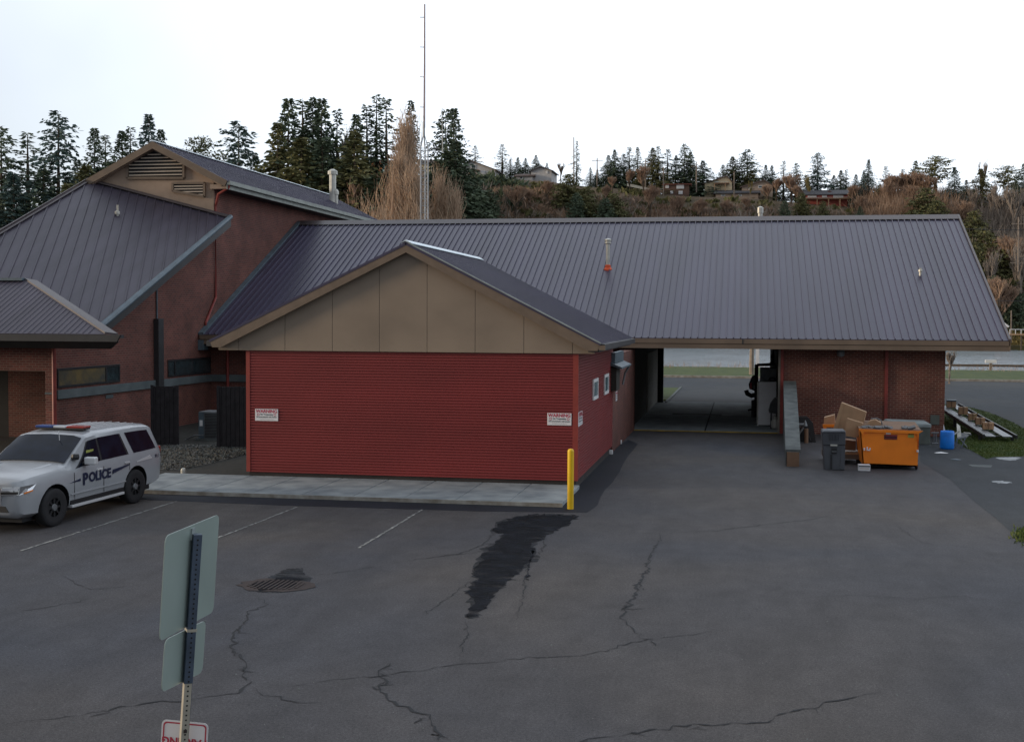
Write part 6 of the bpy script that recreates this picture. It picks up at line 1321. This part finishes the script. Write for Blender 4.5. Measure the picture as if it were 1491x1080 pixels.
tree('poplar2', 642, 235, 232, 1.2, 'brown poplar clump just right of the radio tower', 'golden poplars', zb=-1)
tree('poplar2', 662, 256, 230, 1.2, 'shorter brown poplar clump right of the radio tower', 'golden poplars', zb=-1)
tree('poplar2', 556, 292, 220, .8, 'small bright yellow brown bush left of the golden poplar', 'golden poplars', zb=-1)
# bare shrub at the corner of the garage by the river
tree('bare_grey', 1384, 508, 88, 1.4, 'small bare grey tree on the river verge beyond the brick corner', 'verge trees', zb=0)
# brush covering the slope: nobody could count it
def brush(name, mt, n, seed, xr_, Yr, size, tw=.06, up_=1.0, nk=13):
    r_ = random.Random(seed); mb_ = MB()
    for i in range(n):
        px = r_.uniform(*xr_); Y = r_.uniform(*Yr); b_ = base(px, Y); s_ = r_.uniform(*size)
        for k in range(nk):
            a = r_.uniform(0, 6.28); d_ = Vector((math.cos(a) * r_.uniform(.2, 1), math.sin(a) * r_.uniform(.2, 1), up_ * r_.uniform(.5, 1.2))).normalized()
            L_ = s_ * r_.uniform(.5, 1); p = b_ + Vector((r_.gauss(0, s_ * .3), r_.gauss(0, s_ * .3), -.2)); sd_ = d_.cross(Vector((r_.random(), 1, r_.random()))).normalized() * tw * r_.uniform(.6, 1.8)
            q = p + d_ * L_; m2 = p + d_ * L_ * .5 + Vector((r_.gauss(0, .2), r_.gauss(0, .2), 0)); mb_.add([p - sd_, p + sd_, m2 + sd_, q, m2 - sd_], [(0, 1, 2, 3, 4)])
            for w_ in range(2):
                e = m2 + Vector((r_.gauss(0, s_ * .25), r_.gauss(0, s_ * .25), s_ * r_.uniform(.1, .4))); mb_.add([m2, e, m2 + sd_ * .8], [(0, 1, 2)])
    return tag(mb_.build(name, mt), kind='stuff')
brush('hillside_brush', 'twig_brown', 3200, 1, (540, 1600), (256, 291), (1.0, 2.6), .055, 1.0, 20)
brush('hillside_brush', 'twig_grey', 1500, 2, (540, 1600), (250, 292), (1.2, 3.4), .045, 1.6, 18)
brush('hillside_undergrowth', 'needles_olive', 1700, 3, (500, 1600), (250, 297), (.8, 2.0), .28)
brush('hillside_undergrowth', 'needles_dark', 1600, 4, (-150, 760), (244, 300), (1.5, 3.5), .35)
brush('hillside_brush', 'twig_brown', 520, 11, (1272, 1400), (288, 302), (3.5, 8), .05, 1.8, 26)
brush('hillside_brush', 'twig_grey', 520, 12, (1395, 1600), (262, 298), (4, 9), .045, 2.4, 22)
brush('hillside_undergrowth', 'needles_dark', 700, 13, (-250, 560), (248, 292), (4, 9), .38, 1.4, 26)
brush('riverbank_reeds', 'twig_yellow', 500, 5, (1350, 1600), (238, 250), (.8, 1.8), .12)
r_ = random.Random(8); mb = MB()
for i in range(900):
    p = Vector((r_.uniform(-20, 40), r_.uniform(107, 113), .05)); d_ = Vector((r_.gauss(0, .25), r_.gauss(0, .25), r_.uniform(.25, .75))); mb.add([p, p + Vector((.03, 0, 0)), p + d_], [(0, 1, 2)])
tag(mb.build('dry_weeds', 'twig_brown'), kind='stuff')
# ------------------------------------------------------------------ houses along the crest
def hmat(n, c, r=.8):
    if n not in M: M[n] = mat(n, c, r, noise=.06, scale=1)
    return n
def house(label, x0, x1, yb_, ye, yr, Y, wall, roof, axis='x', depth=9, wins=(), apex=.5, deck=None, ov=.5, chim=None, name='house'):
    a, b2 = P(x0, yb_, Y), P(x1, yb_, Y); ze_, zr_ = P((x0 + x1) / 2, ye, Y).z, P((x0 + x1) / 2, yr, Y).z; z0 = min(a.z, base((x0 + x1) / 2, Y).z) - 1.0
    t = thing(name, label, 'house', ((a.x + b2.x) / 2, Y, a.z), group='houses along the hill crest')
    xm_ = a.x + (b2.x - a.x) * apex
    if axis == 'x':   # ridge parallel to x: roof slope seen
        MB().box(a.x, b2.x, Y, Y + depth, z0, ze_).build('wall', wall, t)
        m_ = MB(); m_.prism([(a.x - ov, Y - ov, ze_), (a.x - ov, Y + depth / 2, zr_), (a.x - ov, Y + depth + ov, ze_), (a.x - ov, Y + depth + ov, ze_ - .2), (a.x - ov, Y - ov, ze_ - .2)], (b2.x - a.x + 2 * ov, 0, 0)); rf_ = m_.build('roof', roof, t)
    else:             # gable faces the viewer
        MB().prism([(a.x, Y, z0), (b2.x, Y, z0), (b2.x, Y, ze_), (xm_, Y, zr_ - .25), (a.x, Y, ze_)], (0, depth, 0)).build('wall', wall, t)
        m_ = MB()
        for ex in (a.x - ov, b2.x + ov): m_.prism([(xm_, Y - ov, zr_), (ex, Y - ov, ze_ - .15), (ex, Y - ov, ze_ - .4), (xm_, Y - ov, zr_ - .25)], (0, depth + 2 * ov, 0))
        rf_ = m_.build('roof', roof, t)
    for (wx0, wx1, wy0, wy1, wm) in wins:
        p_, q_ = P(wx0, wy1, Y), P(wx1, wy0, Y); f_ = MB().box(p_.x, q_.x, Y - .10, Y - .01, p_.z, q_.z).build('window', 'white', t)
        MB().box(p_.x + .12, q_.x - .12, Y - .13, Y - .105, p_.z + .12, q_.z - .12).build('pane', wm, f_)
    if deck:
        p_, q_ = P(deck[0], deck[3], Y), P(deck[1], deck[2], Y); d2 = MB().box(p_.x, q_.x, Y - 2.0, Y - .14, p_.z, p_.z + .25).build('deck', 'cardboard_dark', t)
        m_ = MB(); m_.box(p_.x, q_.x, Y - 2.0, Y - 1.95, q_.z - .08, q_.z); x_ = p_.x
        while x_ < q_.x: m_.box(x_, x_ + .06, Y - 2.0, Y - 1.95, p_.z + .25, q_.z); x_ += .5
        m_.build('railing', 'metal_light', d2)
        m_ = MB(); x_ = p_.x
        while x_ < q_.x: m_.box(x_, x_ + .2, Y - 1.95, Y - 1.75, p_.z - 3.5, p_.z); x_ += 2.6
        m_.build('deck_post', 'cardboard', d2)
    if chim: q_ = P(chim[0], chim[1], Y + 2); MB().box(q_.x - .4, q_.x + .4, Y + 2, Y + 2.8, ze_, q_.z).build('chimney', 'brick', rf_)
    return t
for n_, c_ in (('h_grey', (.50, .49, .49)), ('h_yellow', (.66, .57, .36)), ('h_cream', (.85, .70, .47)), ('h_brown', (.14, .08, .06)), ('h_red', (.42, .10, .08)), ('h_tan', (.46, .35, .27)), ('h_roof', (.07, .068, .075)), ('h_roofb', (.12, .085, .075)), ('h_roofr', (.22, .07, .05)), ('h_teal', (.30, .44, .45)), ('h_pane', (.72, .72, .72)), ('h_orange', (.50, .20, .08))): hmat(n_, c_)
house('orange red house half hidden behind the thin conifers', 540, 556, 247, 236, 229, 306, 'h_orange', 'h_roofr', wins=[(547, 552, 237, 242, 'h_pane')])
house('pale teal house half hidden beside the golden poplar', 557, 569, 247, 236, 230, 305, 'h_teal', 'h_roof')
house('yellow house with grey roof behind the radio tower', 611, 661, 251, 238, 229, 303, 'h_yellow', 'h_roofb', wins=[(628, 635, 243, 249, 'glass_dark')])
house('grey gabled house with upper balcony above the dark bank', 668, 721, 257, 247, 233, 303, 'h_grey', 'h_roofb', 'y', 10, [(686, 693, 240, 248, 'glass_dark'), (700, 706, 249, 254, 'h_pane'), (708, 713, 250, 255, 'h_pane')], .33, (685, 699, 246, 250))
house('long low brown roofed house left of the second grey house', 751, 775, 262, 256, 250, 302, 'h_grey', 'h_roofb', wins=[(757, 761, 257, 261, 'glass_dark')])
house('plain pale grey house with gable facing the valley', 773, 803, 262, 248, 242, 304, 'h_grey', 'h_roof', 'y', 9, [(795, 798, 249, 253, 'h_pane')], .5)
house('little yellow lit house low between the grove trees', 922, 938, 267, 263, 260, 308, 'h_yellow', 'h_roofb')
house('boxy dark brown house with white windows and red roof edge', 967, 1003, 284, 268, 265, 301, 'h_brown', 'h_roofr', wins=[(969, 974, 269, 274, 'h_pane'), (985, 996, 269, 275, 'h_pane'), (976, 980, 278, 282, 'h_pane'), (988, 994, 278, 283, 'h_pane')], deck=(960, 967, 276, 280))
house('cream gabled house with shallow roof and deck', 1026, 1066, 273, 266, 256, 307, 'h_cream', 'h_roofb', 'y', 9, [(1041, 1046, 264, 268, 'h_pane')], .8, (1040, 1062, 266, 269))
house('long low house with weathered brown roof', 1042, 1104, 288, 281, 274, 302, 'h_tan', 'h_roof', wins=[(1050, 1056, 283, 286, 'glass_dark'), (1075, 1080, 283, 286, 'glass_dark')])
house('brown gabled house right of the long low one', 1080, 1125, 282, 271, 262, 305, 'h_tan', 'h_roofb', 'y', 9, [(1104, 1110, 270, 274, 'glass_dark'), (1090, 1094, 273, 277, 'h_pane')], .72)
house('red house with dark roof, wide white windows and long deck', 1174, 1234, 294, 283, 274, 301, 'h_red', 'h_roof', wins=[(1176, 1189, 283, 288, 'h_pane'), (1197, 1204, 283, 288, 'h_pane'), (1213, 1228, 284, 289, 'h_pane')], deck=(1172, 1236, 288, 291.5), chim=(1208, 278))
house('tiny orange sided house in the rusty wood', 1300, 1313, 311, 303, 300, 297, 'h_orange', 'h_roofb')
# guard rail on the cut slope
t = thing('guard_rail', 'pale guard rail climbing left of the brown box house', 'fence', P(940, 279, 300)); m_ = MB(); a, b2 = P(913, 271, 300), P(967, 282, 300)
m_.prism([a, b2, b2 + Vector((0, 0, .5)), a + Vector((0, 0, .7))], (0, .1, 0)); m_.build('rail', 'metal_light', t); m_ = MB()
for i in range(10): c_ = a.lerp(b2, i / 9); m_.box(c_.x - .08, c_.x + .08, c_.y + .11, c_.y + .25, c_.z - 1.4, c_.z + .5)
m_.build('post', 'bark', t)
# utility poles
def pole(px, yt, yb_, Y, arm, label):
    a, b2 = P(px, yb_, Y), P(px, yt, Y); t = thing('utility_pole', label, 'utility pole', a, group='utility poles'); MB().tube([a - Vector((0, 0, 2)), b2], .17, 6, .11).build('pole', 'bark_pale', t)
    if arm:
        for dz in arm: MB().box(a.x - 1.4, a.x + 1.4, Y - .1, Y + .1, b2.z - dz - .12, b2.z - dz).build('crossarm', 'bark_pale', t)
pole(835.5, 200, 290, 299, (), 'tall slim utility pole on the crest above the green shrubs'); pole(869.5, 230, 262, 305, (.6,), 'short utility pole with one crossarm left of the grove'); pole(940, 232, 263, 302, (1, ), 'white utility pole in the ridge grove'); pole(966, 243, 285, 299, (1.5,), 'utility pole at the corner of the brown box house'); pole(1014, 236, 268, 303, (1,), 'utility pole before the lone round conifer'); pole(1069, 250, 285, 301, (), 'thin utility pole right of the cream house')
pole(1483, 316, 380, 246, (1.2, 8.5), 'utility pole with two crossarms on the right bank'); pole(1472.5, 452, 500, 242, (), 'thin pale pole on the river bank right of the roof')
for y0, y1, lb in ((431, 433, 'power line sagging over the right bank'), (328, 329, 'upper power line crossing the olive shrubs at right')):
    a, b2 = P(1330, y0, 240), P(1600, y1, 240); tag(MB().tube([a.lerp(b2, i / 12) - Vector((0, 0, .8 * math.sin(math.pi * i / 12))) for i in range(13)], .05, 4).build('power_line', 'black'), lb, 'wire')
# jetty with rail across the river
jt = thing('jetty', 'wooden jetty with white railing across the river at right', 'jetty', P(1480, 502, 236))
a, b2 = P(1470, 486, 234), P(1560, 486, 234); MB().box(a.x, b2.x, 234, 236, a.z - .2, a.z).build('deck', 'cardboard', jt)
m_ = MB(); x_ = a.x
while x_ < b2.x: m_.box(x_, x_ + .25, 234, 234.25, -1.2, a.z - .2); x_ += 1.9
m_.build('pile', 'bark', jt); m_ = MB(); x_ = a.x; m_.box(a.x, b2.x, 234, 234.1, a.z + .75, a.z + .85)
while x_ < b2.x: m_.box(x_, x_ + .1, 234, 234.1, a.z, a.z + .75); x_ += .95
m_.build('railing', 'white', jt)
t = thing('boathouse', 'small building with white sloping roof by the river bank', 'shed', P(1463, 482, 238)); a, b2 = P(1455, 480, 237), P(1470, 476, 237)
MB().prism([P(1455, 464, 237), P(1470, 475, 237), P(1468, 477, 237), P(1455, 468, 237)], (0, 4, 0)).build('roof', 'white', t); MB().prism([P(1456, 469, 237.2), P(1467, 477, 237.2), P(1467, 490, 237.2), P(1456, 490, 237.2)], (0, 3.5, 0)).build('wall', 'h_brown', t)
struct(MB().box(P(1380, 500, 238).x, P(1700, 500, 238).x, 236.5, 245, -1.2, P(1480, 503, 237).z).build('far_bank', 'bank'))
for pxy, lb in (((1400, 519, 150), None),): pass
tag(MB().box(P(1350, 525, 136).x, P(1620, 525, 136).x, 150, 150.5, -1.0, -.75).build('log_boom', 'bark'), 'long dark log boom floating on the near river water', 'log boom')
q = P(1443, 528, 112); tag(MB().box(q.x - .45, q.x + .45, 112, 112.3, q.z - .02, q.z + .25).build('marker_board', 'white'), 'small white marker board by the river edge at right', 'board'); 
t = thing('bank_post', 'short wooden post carrying the small white board', 'post', (q.x, 112.1, 0)); MB().box(q.x - .1, q.x + .1, 112.05, 112.25, -.3, q.z - .03).build('stake', 'bark_pale', t)
# ------------------------------------------------------------------ radio tower and antennas
TY = 78.0; rt = thing('radio_tower', 'tall slim lattice radio mast with whip antenna above the roof ridge', 'radio mast', (P(617, 315, TY).x, TY, 0))
zT = P(617, 247, TY).z; xs3 = [P(x_, 300, TY).x for x_ in (612.5, 623)]
legs = [(xs3[0], TY), (xs3[1], TY + .0), ((xs3[0] * .65 + xs3[1] * .35), TY + .45)]
z205 = P(618, 203, TY).z
apx_ = P(616.5, 190, TY)
for lx, ly in legs:
    zz_ = P(618, 215, TY).z
    MB().tube([(lx, ly, 0), (lx, ly, zz_), (apx_.x, TY + .1, apx_.z - .1)], .045, 6).build('leg', 'tower', rt)
m_ = MB(); z_ = 3
while z_ < P(618, 218, TY).z:
    for i in range(3):
        a, b2 = legs[i], legs[(i + 1) % 3]; m_.tube([(a[0], a[1], z_), (b2[0], b2[1], z_ + .45)], .010, 4, cap=False); m_.tube([(a[0], a[1], z_), (b2[0], b2[1], z_)], .010, 4, cap=False)
    z_ += .45
m_.build('lattice', 'tower', rt)
a = P(616.5, 186, TY); b2 = P(617.8, 6, TY); MB().tube([Vector((a.x, TY + .1, a.z - .6)), Vector((a.x, TY + .1, a.z + .4))], .09, 8).build('mast_collar', 'tower', rt)
MB().tube([Vector((a.x + .03, TY + .1, a.z)), Vector((b2.x, TY + .1, (a.z + b2.z) / 2)), Vector((b2.x, TY + .1, b2.z))], .075, 6, .05).build('whip_mast', 'tower_red', rt)
for yy in (25, 68.5, 112, 156): q = P(617.5, yy, TY); MB().tube([Vector((q.x, TY + .1, q.z)), Vector((q.x - .30, TY + .1, q.z + .02))], .03, 5).build('side_arm', 'tower', rt)
for yy in (216, 220): q0_, q1_ = P(609, yy, TY), P(645 if yy == 220 else 640, yy, TY); MB().tube([q0_, q1_], .025, 5).build('cross_boom', 'tower', rt)
at = P(643.5, 158, TY); ab = P(644.5, 222, TY); MB().tube([ab, at], .035, 6, .02).build('side_antenna', 'metal_light', rt)
q0_, q1_ = P(611, 213, TY), P(611, 165, TY); MB().tube([q0_, q1_], .018, 5, .01).build('side_antenna', 'tower', rt)
# ------------------------------------------------------------------ light
SUN_EL, SUN_AZ = R(8), R(256)    # azimuth measured clockwise from +Y: sun behind and to the left of the camera
w = bpy.data.worlds.new('World'); S.world = w; w.use_nodes = True; nt = w.node_tree; L = nt.links.new
bg = nt.nodes['Background']; sky = nt.nodes.new('ShaderNodeTexSky'); sky.sky_type = 'NISHITA'; sky.sun_disc = False
sky.sun_elevation = SUN_EL; sky.sun_rotation = SUN_AZ; sky.air_density = 1.0; sky.dust_density = 1.5; sky.ozone_density = 1.6
# thin high cloud over the clear sky
tc = nt.nodes.new('ShaderNodeTexCoord'); n1 = nt.nodes.new('ShaderNodeTexNoise'); n1.inputs['Scale'].default_value = 1.6; n1.inputs['Detail'].default_value = 5; L(tc.outputs['Generated'], n1.inputs['Vector'])
rp_ = nt.nodes.new('ShaderNodeValToRGB'); rp_.color_ramp.elements[0].position = .25; rp_.color_ramp.elements[1].position = .6; rp_.color_ramp.elements[0].color = (.45,) * 3 + (1,); rp_.color_ramp.elements[1].color = (.85,) * 3 + (1,)
L(n1.outputs['Fac'], rp_.inputs[0]); mx = nt.nodes.new('ShaderNodeMix'); mx.data_type = 'RGBA'; L(rp_.outputs[0], mx.inputs[0]); L(sky.outputs[0], mx.inputs[6]); mx.inputs[7].default_value = (10.4, 11.2, 12.4, 1)
sx_ = nt.nodes.new('ShaderNodeSeparateXYZ'); L(tc.outputs['Generated'], sx_.inputs[0]); mr_ = nt.nodes.new('ShaderNodeMapRange')
mr_.inputs[1].default_value = -.9; mr_.inputs[2].default_value = .9; mr_.inputs[3].default_value = .38; mr_.inputs[4].default_value = 1.2; L(sx_.outputs[1], mr_.inputs[0])  # added grading: sky dimmer behind, to darken camera-facing walls
mr2_ = nt.nodes.new('ShaderNodeMapRange'); mr2_.inputs[1].default_value = -.75; mr2_.inputs[2].default_value = -.2; mr2_.inputs[3].default_value = .60; mr2_.inputs[4].default_value = 1.0; L(sx_.outputs[0], mr2_.inputs[0])
ml_ = nt.nodes.new('ShaderNodeMath'); ml_.operation = 'MULTIPLY'; L(mr_.outputs[0], ml_.inputs[0]); L(mr2_.outputs[0], ml_.inputs[1])
vm_ = nt.nodes.new('ShaderNodeVectorMath'); vm_.operation = 'SCALE'; L(mx.outputs[2], vm_.inputs[0]); L(ml_.outputs[0], vm_.inputs['Scale'])
L(vm_.outputs[0], bg.inputs['Color']); bg.inputs['Strength'].default_value = .12
sun = bpy.data.lights.new('sun', 'SUN'); so = bpy.data.objects.new('sun', sun); COL.objects.link(so)
sun.energy = 2.5; sun.angle = R(12); sun.color = (1, .82, .62)
d_ = Vector((math.sin(SUN_AZ) * math.cos(SUN_EL), math.cos(SUN_AZ) * math.cos(SUN_EL), math.sin(SUN_EL)))
so.rotation_euler = d_.to_track_quat('Z', 'Y').to_euler()
vs_ = S.view_settings; vs_.view_transform = 'Standard'; vs_.look = 'None'; vs_.gamma = 1; vs_.exposure = 0
S.cycles.max_bounces = 6; S.cycles.use_denoising = True
